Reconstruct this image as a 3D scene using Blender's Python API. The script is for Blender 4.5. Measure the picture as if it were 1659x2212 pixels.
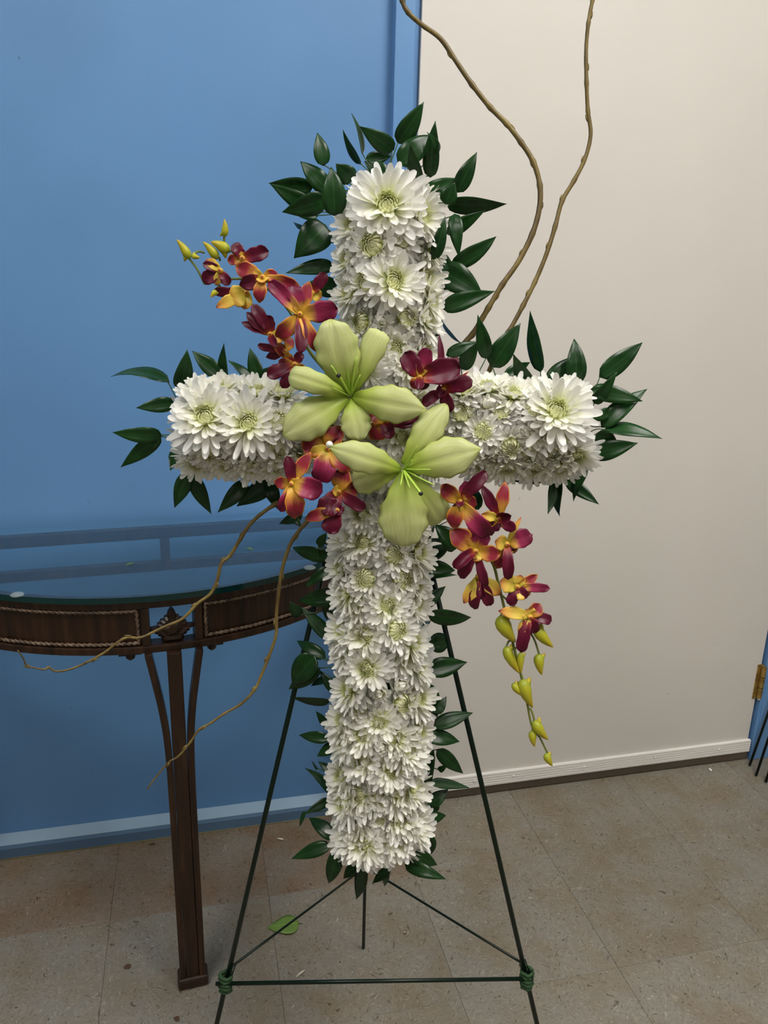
import bpy, math, random
from math import sin, cos, pi, radians
from mathutils import Vector, Matrix
random.seed(7)
for o in list(bpy.data.objects): bpy.data.objects.remove(o, do_unlink=True)
SC = bpy.context.scene; COL = SC.collection
V3 = Vector

# ------------------------------------------------------------------ camera
W, H, F = 1659, 2212, 1703.3
PITCH, YAW, ROLL, CH = 0.2955, 0.2423, 0.0263, 1.2135
fw = V3((sin(YAW)*cos(PITCH), cos(YAW)*cos(PITCH), -sin(PITCH)))
r0_ = V3((cos(YAW), -sin(YAW), 0)); u0_ = r0_.cross(fw)
rt = cos(ROLL)*r0_ + sin(ROLL)*u0_; up = -sin(ROLL)*r0_ + cos(ROLL)*u0_
EYE = V3((0, 0, CH))
cam = bpy.data.cameras.new('camera'); camo = bpy.data.objects.new('camera', cam); COL.objects.link(camo)
cam.sensor_fit = 'HORIZONTAL'; cam.sensor_width = 27.0; cam.lens = F/W*27.0; cam.clip_start = .02
camo.matrix_world = Matrix(((rt.x, up.x, -fw.x, EYE.x), (rt.y, up.y, -fw.y, EYE.y), (rt.z, up.z, -fw.z, EYE.z), (0, 0, 0, 1)))
SC.camera = camo
# ------------------------------------------------------------------ world, exposure, lamps
wd = bpy.data.worlds.new('world'); SC.world = wd; wd.use_nodes = True
wd.node_tree.nodes['Background'].inputs[0].default_value = (.9, .92, 1, 1)
wd.node_tree.nodes['Background'].inputs[1].default_value = 0.05
vs = SC.view_settings
vs.view_transform = 'Standard'; vs.look = 'None'; vs.gamma = 1; vs.use_curve_mapping = False; vs.exposure = 0.18
LAMPS = [  # ceiling troffers: x, y, emission strength
    (0.95, 0.12, 17.5), (-0.75, 0.16, 11.6), (2.3, -0.9, 4.0), (0.2, -2.0, 4.0)]
CEIL = 2.75

# ------------------------------------------------------------------ pixel -> place
def ray(u, v): return rt*((u-W/2)/F) - up*((v-H/2)/F) + fw
def on_plane(u, v, P, n):
    d = ray(u, v); return EYE + d*((P-EYE).dot(n)/d.dot(n))
def on_floor(u, v, z=0.0): return on_plane(u, v, V3((0, 0, z)), V3((0, 0, 1)))
def on_y(u, v, y): return on_plane(u, v, V3((0, y, 0)), V3((0, 1, 0)))
def project(P):
    d = P-EYE; z = d.dot(fw); return (W/2+F*d.dot(rt)/z, H/2-F*d.dot(up)/z)
# frame of the flower cross: it leans back on its easel, nearly facing the camera
A_ = radians(11.9); TAU = radians(8.5)
ER = V3((cos(A_), -sin(A_), 0)); EF = V3((sin(A_), cos(A_), 0)); EZ = V3((0, 0, 1))
EU = EZ*cos(TAU) + EF*sin(TAU); EN = EZ*sin(TAU) - EF*cos(TAU)
_d = ray(830, 930); _h = V3((sin(YAW), cos(YAW), 0)); OC = EYE + _d*(0.98/_d.dot(_h))
def C(u, v, d=0.0): return on_plane(u, v, OC+EN*d, EN)
def mpp(u, v, d=0.0): return (C(u+1, v, d)-C(u, v, d)).length

# ------------------------------------------------------------------ mesh helpers
def new_mesh(name, V, Fc, mats=(), uv=None, smooth=True, fmat=None):
    me = bpy.data.meshes.new(name); me.from_pydata([tuple(v) for v in V], [], Fc)
    for m in mats: me.materials.append(m)
    if smooth: me.polygons.foreach_set('use_smooth', [True]*len(me.polygons))
    if fmat: me.polygons.foreach_set('material_index', fmat)
    if uv:
        l = me.uv_layers.new(name='UVMap'); idx = [0]*len(me.loops); me.loops.foreach_get('vertex_index', idx)
        fl = []
        for i in idx: fl += uv[i]
        l.data.foreach_set('uv', fl)
    me.update(); return me
def link(name, data, parent=None, loc=None):
    o = bpy.data.objects.new(name, data); COL.objects.link(o)
    if parent: o.parent = parent
    if loc is not None: o.location = loc
    return o
def tag(o, label=None, cat=None, group=None, kind=None):
    if label: o['label'] = label
    if cat: o['category'] = cat
    if group: o['group'] = group
    if kind: o['kind'] = kind
    return o
def empty(name, loc=(0, 0, 0), rz=0):
    o = bpy.data.objects.new(name, None); COL.objects.link(o); o.location = loc; o.rotation_euler.z = rz
    o.empty_display_size = .02; return o
def wloc(o):
    p = V3((0, 0, 0))
    while o: p = p+o.location; o = o.parent
    return p
class G:  # geometry collector
    def __init__(s): s.V = []; s.F = []; s.U = []
    def add(s, V, Fc, U=None):
        b = len(s.V); s.V += [V3(v) for v in V]; s.F += [tuple(i+b for i in f) for f in Fc]
        s.U += U if U else [[0, 0]]*len(V); return s
    def box(s, a, b):
        x0, y0, z0 = a; x1, y1, z1 = b
        return s.add([(x0, y0, z0), (x1, y0, z0), (x1, y1, z0), (x0, y1, z0), (x0, y0, z1), (x1, y0, z1), (x1, y1, z1), (x0, y1, z1)],
                     [(0, 3, 2, 1), (4, 5, 6, 7), (0, 1, 5, 4), (1, 2, 6, 5), (2, 3, 7, 6), (3, 0, 4, 7)])
    def tube(s, P, R, n=8, lobe=None):
        P = [V3(p) for p in P]; m = len(P)
        if not isinstance(R, (list, tuple)): R = [R]*m
        T = [(P[min(i+1, m-1)]-P[max(i-1, 0)]).normalized() for i in range(m)]
        N = T[0].orthogonal().normalized(); V = []; U = []; dist = 0
        for i in range(m):
            N = (N-T[i]*N.dot(T[i])).normalized(); B = T[i].cross(N)
            if i: dist += (P[i]-P[i-1]).length
            for k in range(n):
                a = 2*pi*k/n; r = R[i]*(lobe(a, dist) if lobe else 1)
                V.append(P[i]+N*(r*cos(a))+B*(r*sin(a))); U.append([i/max(1, m-1), k/n])
        Fc = [(i*n+k, i*n+(k+1) % n, (i+1)*n+(k+1) % n, (i+1)*n+k) for i in range(m-1) for k in range(n)]
        Fc += [tuple(range(n-1, -1, -1)), tuple(range((m-1)*n, m*n))]
        return s.add(V, Fc, U)
    def grid(s, rows, U=None):
        m = len(rows); n = len(rows[0]); V = [p for r in rows for p in r]
        Fc = [(i*n+k, i*n+k+1, (i+1)*n+k+1, (i+1)*n+k) for i in range(m-1) for k in range(n-1)]
        return s.add(V, Fc, U or [[i/(m-1), k/(n-1)] for i in range(m) for k in range(n)])
    def build(s, name, mat, parent=None, loc=None, smooth=True, origin=None, local=False, bevel=0, solid=0):
        org = V3((0, 0, 0))
        if not local:
            if parent: org = wloc(parent)
            else: org = V3(origin) if origin is not None else V3((0, 0, 0))
        if parent and origin is not None and not local:
            me = new_mesh(name, [v-V3(origin) for v in s.V], s.F, (mat,), s.U, smooth); o = link(name, me, parent, V3(origin)-org)
        else:
            me = new_mesh(name, [v-org for v in s.V], s.F, (mat,), s.U, smooth); o = link(name, me, parent, None if parent else org)
        if loc is not None: o.location = loc
        if bevel:
            b = o.modifiers.new('bevel', 'BEVEL'); b.width = bevel; b.segments = 2; b.limit_method = 'ANGLE'
        if solid:
            b = o.modifiers.new('solid', 'SOLIDIFY'); b.thickness = solid; b.offset = 0
        return o
def catmull(P, k=4):
    P = [V3(p) for p in P]; Q = [P[0]*2-P[1]]+P+[P[-1]*2-P[-2]]; out = []
    for i in range(1, len(Q)-2):
        a, b, c, d = Q[i-1:i+3]
        for j in range(k):
            t = j/k
            out.append(.5*((2*b)+(c-a)*t+(2*a-5*b+4*c-d)*t*t+(3*b-a-3*c+d)*t**3))
    return out+[P[-1]]

# ------------------------------------------------------------------ materials
def mat(name, col=(.8, .8, .8), rough=.5, spec=.5, metal=0):
    m = bpy.data.materials.new(name); m.use_nodes = True; b = m.node_tree.nodes['Principled BSDF']
    b.inputs['Base Color'].default_value = (*col, 1); b.inputs['Roughness'].default_value = rough
    b.inputs['Specular IOR Level'].default_value = spec; b.inputs['Metallic'].default_value = metal
    return m
class N:  # tiny node wrapper
    def __init__(s, m): s.t = m.node_tree; s.b = s.t.nodes['Principled BSDF']; s.out = s.t.nodes['Material Output']
    def n(s, typ, ins=None, **kw):
        x = s.t.nodes.new(typ)
        for k, v in kw.items(): setattr(x, k, v)
        for k, v in (ins or {}).items(): s.put(x.inputs[k], v)
        return x
    def put(s, sock, v):
        if isinstance(v, bpy.types.NodeSocket): s.t.links.new(v, sock)
        else:
            if hasattr(sock, 'default_value') and hasattr(sock.default_value, '__len__') and len(sock.default_value) == 4 and len(v) == 3: v = (*v, 1)
            sock.default_value = v
    def ramp(s, fac, stops):
        r = s.n('ShaderNodeValToRGB', {0: fac}); e = r.color_ramp.elements
        while len(e) < len(stops): e.new(.5)
        for x, (p, c) in zip(e, stops): x.position = p; x.color = (*c, 1) if len(c) == 3 else c
        return r.outputs[0]
    def mix(s, fac, a, b, mode='MIX'):
        x = s.n('ShaderNodeMix', data_type='RGBA', blend_type=mode); s.put(x.inputs[0], fac); s.put(x.inputs[6], a); s.put(x.inputs[7], b)
        return x.outputs[2]
    def math(s, op, a, b=0.0):
        x = s.n('ShaderNodeMath', operation=op); s.put(x.inputs[0], a); s.put(x.inputs[1], b); return x.outputs[0]
    def noise(s, vec, scale, detail=3, rough=.5):
        x = s.n('ShaderNodeTexNoise', {'Scale': scale, 'Detail': detail, 'Roughness': rough})
        if vec is not None: s.put(x.inputs['Vector'], vec)
        return x.outputs[0]
    def mapping(s, vec, scale=(1, 1, 1), rot=(0, 0, 0)):
        return s.n('ShaderNodeMapping', {'Vector': vec, 'Scale': scale, 'Rotation': rot}).outputs[0]
    def coord(s, w='Object'): return s.n('ShaderNodeTexCoord').outputs[w]
    def rnd(s): return s.n('ShaderNodeObjectInfo').outputs['Random']
    def uv(s):
        x = s.n('ShaderNodeSeparateXYZ', {0: s.coord('UV')}); return x.outputs[0], x.outputs[1]
    def col(s, c): s.put(s.b.inputs['Base Color'], c)
    def bump(s, h, strength=.2, dist=.001):
        x = s.n('ShaderNodeBump', {'Height': h, 'Strength': strength, 'Distance': dist}); s.put(s.b.inputs['Normal'], x.outputs[0])
    def translucent(s, color, fac):
        t = s.n('ShaderNodeBsdfTranslucent', {'Color': color}); m = s.n('ShaderNodeMixShader', {0: fac, 1: s.b.outputs[0], 2: t.outputs[0]})
        s.t.links.new(m.outputs[0], s.out.inputs[0])

def paint(name, col, rough=.45, var=.06, bump=.15, scale=60):
    m = mat(name, col, rough); n = N(m); c = n.coord('Object')
    f = n.noise(c, 3, 4); dk = tuple(x*(1-var) for x in col); lt = tuple(min(1, x*(1+var)) for x in col)
    n.col(n.ramp(f, [(.35, dk), (.65, lt)])); n.bump(n.noise(c, scale*6, 2), bump, .0006); return m
M = {}
M['blue'] = paint('blue_wall_paint', (.120, .278, .545), .42)
# a few scuffs and specks on the wall
n = N(M['blue']); c = n.coord('Object')
sp = n.noise(c, 42, 2); base_in = n.b.inputs['Base Color'].links[0].from_socket
n.col(n.mix(n.ramp(sp, [(.775, (0, 0, 0)), (.79, (.7, .7, .7))]), base_in, (.05, .08, .13)))
M['blue_trim'] = paint('blue_trim_paint', (.132, .295, .57), .35, .08)
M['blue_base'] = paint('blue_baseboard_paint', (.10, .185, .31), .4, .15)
M['door'] = paint('white_door_paint', (.70, .667, .615), .45, .02)
n = N(M['door']); c = n.coord('Object')
sp = n.noise(c, 26, 2); base_in = n.b.inputs['Base Color'].links[0].from_socket
n.col(n.mix(n.ramp(sp, [(.79, (0, 0, 0)), (.80, (.45, .45, .45))]), base_in, (.38, .35, .32)))
M['kick'] = paint('white_painted_aluminium', (.80, .77, .73), .35, .05)
M['rubber'] = paint('brown_rubber_sweep', (.085, .065, .045), .6, .25)
M['gap'] = mat('dark_gap', (.015, .015, .02), .8)
M['plain'] = paint('white_ceiling_paint', (.75, .74, .71), .7, .02)
M['side'] = paint('tan_side_wall_paint', (.42, .40, .36), .7, .02)
M['brass'] = mat('worn_brass', (.55, .38, .12), .38, .5, .9)
n = N(M['brass']); n.col(n.ramp(n.noise(n.coord(), 70, 3), [(.3, (.30, .18, .06)), (.6, (.60, .43, .14))]))
# vinyl floor tile: short dashes of grey, beige and brown
M['tile'] = mat('vinyl_floor_tile', (.3, .27, .23), .42, .25); n = N(M['tile'])
c = n.coord('Object'); rv = n.n('ShaderNodeCombineXYZ', {0: n.math('MULTIPLY', n.rnd(), 17.0), 1: n.math('MULTIPLY', n.rnd(), 31.0)}).outputs[0]
cv = n.n('ShaderNodeVectorMath', {0: c, 1: rv}, operation='ADD').outputs[0]
warp = n.n('ShaderNodeVectorMath', {0: cv, 1: n.n('ShaderNodeVectorMath', {0: n.n('ShaderNodeTexNoise', {'Vector': cv, 'Scale': 14.0}).outputs[1], 1: (.03, .03, .03)}, operation='MULTIPLY').outputs[0]}, operation='ADD').outputs[0]
wv = n.n('ShaderNodeTexNoise', {'Vector': cv, 'Scale': 22.0, 'Detail': 2.0}).outputs[1]
w2 = n.n('ShaderNodeVectorMath', {0: cv, 1: n.n('ShaderNodeVectorMath', {0: wv, 1: (.10, .10, .10)}, operation='MULTIPLY').outputs[0]}, operation='ADD').outputs[0]
st = n.noise(n.mapping(w2, (95, 210, 95)), 1.0, 3, .65)
sd_ = n.noise(n.mapping(w2, (260, 120, 100), (0, 0, .4)), 1.0, 1, .5)
sl_ = n.noise(n.mapping(w2, (150, 330, 100), (0, 0, -.5)), 1.0, 1, .5)
big = n.noise(cv, 11, 4)
mott = n.noise(cv, 38, 3)
b1 = n.ramp(st, [(.25, (.175, .155, .120)), (.45, (.235, .212, .172)), (.6, (.262, .240, .200)), (.8, (.335, .310, .262))])
b1 = n.mix(n.ramp(mott, [(.42, (0, 0, 0)), (.68, (.6, .6, .6))]), b1, (.225, .215, .185))
b2 = n.mix(n.ramp(sd_, [(.655, (0, 0, 0)), (.71, (.85, .85, .85))]), b1, (.085, .068, .045))
b2 = n.mix(n.ramp(sl_, [(.665, (0, 0, 0)), (.72, (.75, .75, .75))]), b2, (.42, .395, .35))
b3 = n.mix(n.ramp(big, [(.42, (0, 0, 0)), (.68, (.75, .75, .75))]), b2, n.mix(1.0, b2, (.86, .74, .58), 'MULTIPLY'))
tone = n.ramp(n.rnd(), [(0, (.93, .92, .9)), (1, (1.0, 1.0, 1.0))])
n.col(n.mix(1.0, b3, tone, 'MULTIPLY')); n.bump(st, .08, .0005)
M['tile_brown'] = M['tile'].copy(); M['tile_brown'].name = 'browned_vinyl_floor_tile'; n = N(M['tile_brown'])
src = n.b.inputs['Base Color'].links[0].from_socket
n.col(n.mix(n.ramp(n.noise(n.coord('Object'), 7, 4), [(.3, (.35, .35, .35)), (.6, (1, 1, 1))]), src, n.mix(1.0, src, (.88, .71, .60), 'MULTIPLY')))
M['ledge'] = paint('dusty_lit_blue_ledge_paint', (.26, .38, .50), .5, .12)  # pale top: dust, plus the overhead light it catches put into the colour
M['caulk'] = paint('old_tan_caulk', (.20, .17, .09), .8, .3)
M['grout'] = mat('dark_seam', (.10, .085, .065), .8)
# dark stained wood
M['wood'] = mat('dark_stained_wood', (.05, .022, .01), .38, .4); n = N(M['wood']); c = n.coord('Object')
g1 = n.noise(n.mapping(c, (90, 90, 7)), 1.0, 4, .6)
n.col(n.ramp(g1, [(.3, (.012, .006, .003)), (.55, (.034, .015, .007)), (.75, (.065, .030, .013))])); n.bump(g1, .15, .0006)
M['rope'] = mat('bronzed_rope_moulding', (.085, .055, .035), .35, .5); n = N(M['rope'])
n.col(n.ramp(n.noise(n.coord(), 90, 2), [(.35, (.06, .037, .022)), (.7, (.22, .15, .10))]))
# glass
M['glass'] = bpy.data.materials.new('clear_table_glass'); M['glass'].use_nodes = True
t = M['glass'].node_tree; t.nodes.remove(t.nodes['Principled BSDF'])
tr = t.nodes.new('ShaderNodeBsdfTransparent'); tr.inputs[0].default_value = (.90, .95, .96, 1)
gl = t.nodes.new('ShaderNodeBsdfGlossy'); gl.inputs['Roughness'].default_value = .035; gl.inputs[0].default_value = (.95, 1, 1, 1)
fr = t.nodes.new('ShaderNodeFresnel'); ge = t.nodes.new('ShaderNodeNewGeometry'); mr = t.nodes.new('ShaderNodeMapRange'); mr.inputs[3].default_value = 1.5; mr.inputs[4].default_value = 1/1.5
t.links.new(ge.outputs['Backfacing'], mr.inputs[0]); t.links.new(mr.outputs[0], fr.inputs[0]); mx = t.nodes.new('ShaderNodeMixShader')
t.links.new(fr.outputs[0], mx.inputs[0]); t.links.new(tr.outputs[0], mx.inputs[1]); t.links.new(gl.outputs[0], mx.inputs[2]); t.links.new(mx.outputs[0], t.nodes['Material Output'].inputs[0])
M['glass_edge'] = mat('green_glass_edge', (.002, .035, .035), .12, .5)
M['bumper'] = mat('clear_soft_plastic', (.55, .66, .66), .3, .5); M['bumper'].node_tree.nodes['Principled BSDF'].inputs['Alpha'].default_value = .32
# plants
def leaf_mat(name, dark, light, rough=.24):
    m = mat(name, dark, rough, .32); n = N(m); u, v = n.uv()
    vein = n.math('ABSOLUTE', n.math('SUBTRACT', v, .5))
    f = n.noise(n.coord(), 60, 3); base = n.ramp(f, [(.3, dark), (.75, light)])
    rb = n.mix(n.math('MULTIPLY', n.rnd(), .5), base, light)
    n.col(n.mix(n.ramp(vein, [(0, (.5, .5, .5)), (.035, (0, 0, 0))]), rb, tuple(min(1, x*1.8+.01) for x in light)))
    w = n.n('ShaderNodeTexWave', {'Scale': 9.0, 'Distortion': .4}, bands_direction='Y'); n.put(w.inputs['Vector'], n.coord('UV'))
    n.bump(w.outputs[1], .12, .0004)
    n.translucent((light[0]*2.2, light[1]*2.2, light[2]*1.2), .06); return m
M['leaf'] = leaf_mat('glossy_ruscus_leaf', (.0045, .022, .0055), (.013, .058, .011))
M['leaf_pale'] = leaf_mat('pale_green_leaf', (.10, .19, .035), (.17, .27, .055), .4)
M['stem'] = mat('green_stem', (.03, .085, .02), .4)
M['willow'] = mat('olive_willow_bark', (.2, .15, .04), .42, .4); n = N(M['willow'])
n.col(n.ramp(n.noise(n.mapping(n.coord(), (60, 60, 25)), 1.0, 4, .6), [(.3, (.07, .042, .012)), (.5, (.135, .092, .022)), (.72, (.215, .16, .04))]))
n.bump(n.noise(n.coord(), 260, 3), .4, .0008)
def petal_mat(name, stops, rough=.5, tl=.25, streak=.0, streak_col=(0, 0, 0), edge=None, sheen=0):
    m = mat(name, stops[-1][1], rough, .35); n = N(m); u, v = n.uv()
    nz = n.noise(n.n('ShaderNodeVectorMath', {0: n.mapping(n.coord('UV'), (2.0, 9, 1)), 1: n.n('ShaderNodeCombineXYZ', {2: n.math('MULTIPLY', n.rnd(), 40.0)}).outputs[0]}, operation='ADD').outputs[0], 2.2, 3)
    uu = n.math('ADD', u, n.math('MULTIPLY', n.math('SUBTRACT', nz, .5), .28))
    c = n.ramp(uu, stops)
    if streak: c = n.mix(n.math('MULTIPLY', n.ramp(nz, [(.4, (0, 0, 0)), (.7, (1, 1, 1))]), streak), c, streak_col)
    if edge:
        e = n.math('ABSOLUTE', n.math('SUBTRACT', v, .5)); c = n.mix(n.ramp(e, [(edge[0], (0, 0, 0)), (edge[0]+.05, (1, 1, 1))]), c, edge[1])
    n.col(c); n.translucent(c, tl)
    n.bump(nz, .25, .0006); return m
M['mum'] = petal_mat('white_chrysanthemum_petal', [(0, (.52, .56, .20)), (.20, (.80, .81, .62)), (.45, (.94, .93, .90))], .5, .38)
M['mum_in'] = petal_mat('cream_inner_petal', [(0, (.46, .52, .13)), (.30, (.76, .79, .45)), (.7, (.94, .93, .86))], .5, .36)
M['mum_eye'] = petal_mat('green_yellow_floret', [(0, (.15, .20, .02)), (.4, (.58, .64, .16)), (.9, (.90, .90, .62))], .5, .3)
M['lily'] = petal_mat('lime_lily_petal', [(0, (.27, .40, .02)), (.20, (.44, .55, .08)), (.5, (.62, .66, .27)), (.85, (.68, .71, .36)), (1, (.54, .60, .18))], .40, .25, .5, (.42, .53, .09), edge=(.45, (.48, .56, .13)))
M['lily_stamen'] = mat('lime_stamen', (.38, .55, .07), .4)
M['lily_anther'] = mat('dark_anther', (.02, .014, .01), .6)
YE, MG, DK = (.78, .50, .05), (.30, .010, .085), (.115, .005, .022)
M['orchid'] = petal_mat('magenta_orchid_petal', [(0, YE), (.24, (.75, .42, .07)), (.44, (.38, .03, .10)), (.8, (.15, .006, .035))], .38, .2)
M['orchid_dark'] = petal_mat('maroon_orchid_petal', [(0, (.60, .25, .03)), (.16, (.30, .03, .03)), (.35, (.13, .006, .028)), (.9, (.085, .004, .018))], .36, .15)
M['orchid_sepal'] = petal_mat('orange_edged_orchid_sepal', [(0, YE), (.30, (.72, .36, .05)), (.55, (.36, .03, .05)), (.85, (.24, .018, .035)), (1, (.55, .16, .02))], .38, .2, edge=(.42, (.66, .26, .025)))
M['orchid_yellow'] = petal_mat('yellow_orchid_petal_back', [(0, (.62, .52, .06)), (.5, (.80, .58, .09)), (.85, (.70, .33, .06)), (1, (.35, .03, .06))], .4, .2)
M['bud'] = mat('lime_yellow_orchid_bud', (.5, .5, .04), .38, .4); n = N(M['bud']); u, v = n.uv()
n.col(n.ramp(n.math('ADD', u, n.math('MULTIPLY', n.noise(n.coord(), 160, 3), .35)), [(.15, (.24, .31, .025)), (.6, (.46, .45, .025)), (1.0, (.50, .37, .025))]))
n.translucent((.5, .5, .05), .15)
M['orchid_stem'] = mat('olive_orchid_stem', (.16, .19, .035), .45)
M['wire'] = mat('dark_green_enamelled_wire', (.003, .011, .0055), .3, .3)
M['tie'] = paint('green_floral_moss_tie', (.020, .062, .018), .8, .4)
M['foam'] = paint('green_floral_foam', (.02, .06, .02), .9, .3)
M['pearl'] = mat('pearl_pin_head', (.85, .84, .78), .2, .6)
M['scrap'] = mat('dry_brown_scrap', (.09, .045, .02), .7)
M['petal_scrap'] = mat('cream_petal_scrap', (.6, .55, .4), .6)
M['metal'] = mat('lamp_housing', (.7, .7, .7), .4)
M['lamp'] = bpy.data.materials.new('lit_lamp_diffuser')

# ================================================================== THE ROOM
T = 0.3048; X0, Y1 = -0.2, 1.3101
YW = 1.552; XL, XR, YF = X0-8*T+.02, X0+11*T, Y1-13*T
DL, DR, DT = .425, 1.385, 2.04          # door leaf
def struct(o, label, cat=None): return tag(o, label, cat, None, 'structure')
floor = struct(G().box((XL, YF, -.05), (XR, YW+.1, -.0025)).build('floor', M['grout'], smooth=False), 'speckled grey beige vinyl tile floor')
tile_me = {}
def tile(x, y, sx, sy, q, brown=False):
    k = (round(sx, 4), round(sy, 4), brown)
    if k not in tile_me:
        g = G(); b = .0007; hx, hy = sx/2-.0002, sy/2-.0002
        g.add([(-hx, -hy, -.003), (hx, -hy, -.003), (hx, hy, -.003), (-hx, hy, -.003), (-hx, -hy, -.0005), (hx, -hy, -.0005), (hx, hy, -.0005), (-hx, hy, -.0005),
               (-hx+b, -hy+b, 0), (hx-b, -hy+b, 0), (hx-b, hy-b, 0), (-hx+b, hy-b, 0)],
              [(8, 9, 10, 11), (4, 5, 9, 8), (5, 6, 10, 9), (6, 7, 11, 10), (7, 4, 8, 11), (0, 1, 5, 4), (1, 2, 6, 5), (2, 3, 7, 6), (3, 0, 4, 7)])
        tile_me[k] = new_mesh('tile', g.V, g.F, (M['tile_brown' if brown else 'tile'],), g.U, False)
    o = link('tile', tile_me[k], floor, (x, y, 0))
    if q and abs(sx-sy) < 1e-6: o.rotation_euler.z = pi/2
    return o
for i in range(-8, 11):
    for j in range(-13, 1):
        xa = max(X0+i*T, XL); xb = X0+(i+1)*T; ya = Y1+j*T; yb = min(Y1+(j+1)*T, YW)
        tile((xa+xb)/2, (ya+yb)/2, xb-xa, yb-ya, (i+j) % 2, j == 0 and i < 2)
# back wall with the door opening
xa, xb, xc, xd = XL-.1, .385, DR+.02, XR+.1
g = G(); pts = [(xa, 0), (xb, 0), (xb, DT+.03), (xc, DT+.03), (xc, 0), (xd, 0), (xd, CEIL), (xc, CEIL), (xb, CEIL), (xa, CEIL), (xa, DT+.03), (xd, DT+.03)]
fs = [(0, 1, 2, 10), (10, 2, 8, 9), (2, 3, 7, 8), (3, 11, 6, 7), (4, 5, 11, 3)]
V = [(x, YW, z) for x, z in pts]+[(x, YW+.12, z) for x, z in pts]; nn = len(pts)
Fc = fs+[tuple(i+nn for i in f[::-1]) for f in fs]+[(1, 1+nn, 2+nn, 2), (2, 2+nn, 3+nn, 3), (3, 3+nn, 4+nn, 4)]
struct(g.add(V, Fc).build('wall_back', M['blue'], smooth=False), 'pale blue painted wall behind the flower cross')
struct(G().box((XL-.1, YF, 0), (XL, YW, CEIL)).build('wall_left', M['side'], smooth=False), 'plain tan side wall left of the table')
struct(G().box((XR, YF, 0), (XR+.1, YW, CEIL)).build('wall_right', M['side'], smooth=False), 'plain tan side wall right of the door')
struct(G().box((XL-.1, YF-.1, 0), (XR+.1, YF, CEIL)).build('wall_front', M['side'], smooth=False), 'plain tan wall facing the blue wall')
struct(G().box((XL-.1, YF-.1, CEIL), (XR+.1, YW+.12, CEIL+.1)).build('ceiling', M['plain'], smooth=False), 'plain white ceiling above the room')
def baseboard(name, x0, x1, label):
    prof = [(1.529, 0), (1.527, .026), (1.530, .034), (1.551, .047), (1.5515, 0)]
    V = [(x, y, z) for x in (x0, x1) for y, z in prof]; k = len(prof)
    Fc = [(i, (i+1) % k, (i+1) % k+k, i+k) for i in range(k)]+[tuple(range(k))[::-1], tuple(range(k, 2*k))]
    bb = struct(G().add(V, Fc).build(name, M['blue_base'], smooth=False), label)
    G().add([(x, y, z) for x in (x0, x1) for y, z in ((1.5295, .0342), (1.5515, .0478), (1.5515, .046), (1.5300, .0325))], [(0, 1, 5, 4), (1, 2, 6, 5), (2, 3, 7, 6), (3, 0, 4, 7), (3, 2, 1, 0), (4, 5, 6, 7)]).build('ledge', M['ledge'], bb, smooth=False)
    G().box((x0, 1.5265, .0002), (x1, 1.5288, .0022)).build('caulk_line', M['caulk'], bb, smooth=False)
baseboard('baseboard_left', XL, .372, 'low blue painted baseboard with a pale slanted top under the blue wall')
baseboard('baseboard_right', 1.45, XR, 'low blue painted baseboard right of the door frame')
# door frame
fr_ = struct(empty('trim_1', (.40, 1.55, 0)), 'blue painted steel door frame around the white door')
G().box((.375, 1.526, 0), (.4115, 1.62, DT+.06)).build('jamb', M['blue_trim'], fr_, bevel=.0015, smooth=False)
G().box((1.393, 1.526, 0), (1.448, 1.62, DT+.06)).build('jamb', M['blue_trim'], fr_, bevel=.0015, smooth=False)
G().box((.4115, 1.526, DT+.008), (1.393, 1.62, DT+.06)).build('head_jamb', M['blue_trim'], fr_, bevel=.0015, smooth=False)
G().box((.4145, 1.545, 0), (.4240, 1.60, DT+.008)).build('stop_strip', M['blue_trim'], fr_, smooth=False)
G().box((.4115, 1.585, 0), (1.393, 1.60, DT+.01)).build('rebate', M['gap'], fr_, smooth=False)
G().box((1.4, 1.5245, 0), (1.404, 1.527, DT)).build('bead', M['blue_trim'], fr_, smooth=False)
# door
door = struct(empty('door_1', ((DL+DR)/2, 1.55, 0)), 'off white flush door with a metal sweep strip along its bottom')
G().box((DL, 1.536, .012), (DR, 1.58, DT)).build('panel', M['door'], door, bevel=.0012, smooth=False)
kg = G(); kz0, kz1 = .024, .060; prof = [(1.536, kz0), (1.529, kz0+.001)]
for i in range(5):
    z = kz0+.003+i*.0066; prof += [(1.5285, z), (1.5285, z+.0042), (1.5297, z+.0050), (1.5297, z+.006)]
prof += [(1.529, kz1-.001), (1.536, kz1)]
V = [(x, y, z) for x in (DL+.004, DR+.004) for y, z in prof]; k = len(prof)
strip = kg.add(V, [(i, (i+1) % k, (i+1) % k+k, i+k) for i in range(k)]+[tuple(range(k))[::-1], tuple(range(k, 2*k))]).build('sweep_strip', M['kick'], door, smooth=False)
G().box((DL+.003, 1.531, .0015), (DR+.003, 1.55, .0245)).build('rubber_sweep', M['rubber'], door, bevel=.003, smooth=False)
def dome(P, r, hgt, axis=V3((0, -1, 0)), n=10):
    P = V3(P); a = axis.normalized(); b = a.orthogonal().normalized(); c = a.cross(b); V = []; Fc = []
    rings = [(1, 0), (.92, .4), (.65, .8), (.3, .97)]
    for q, h in rings:
        for k in range(n): V.append(P+b*(r*q*cos(2*pi*k/n))+c*(r*q*sin(2*pi*k/n))+a*(hgt*h))
    V.append(P+a*hgt)
    for i in range(3): Fc += [(i*n+k, i*n+(k+1) % n, (i+1)*n+(k+1) % n, (i+1)*n+k) for k in range(n)]
    Fc += [(3*n+k, 3*n+(k+1) % n, 4*n) for k in range(n)]
    return G().add(V, Fc)
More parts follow.
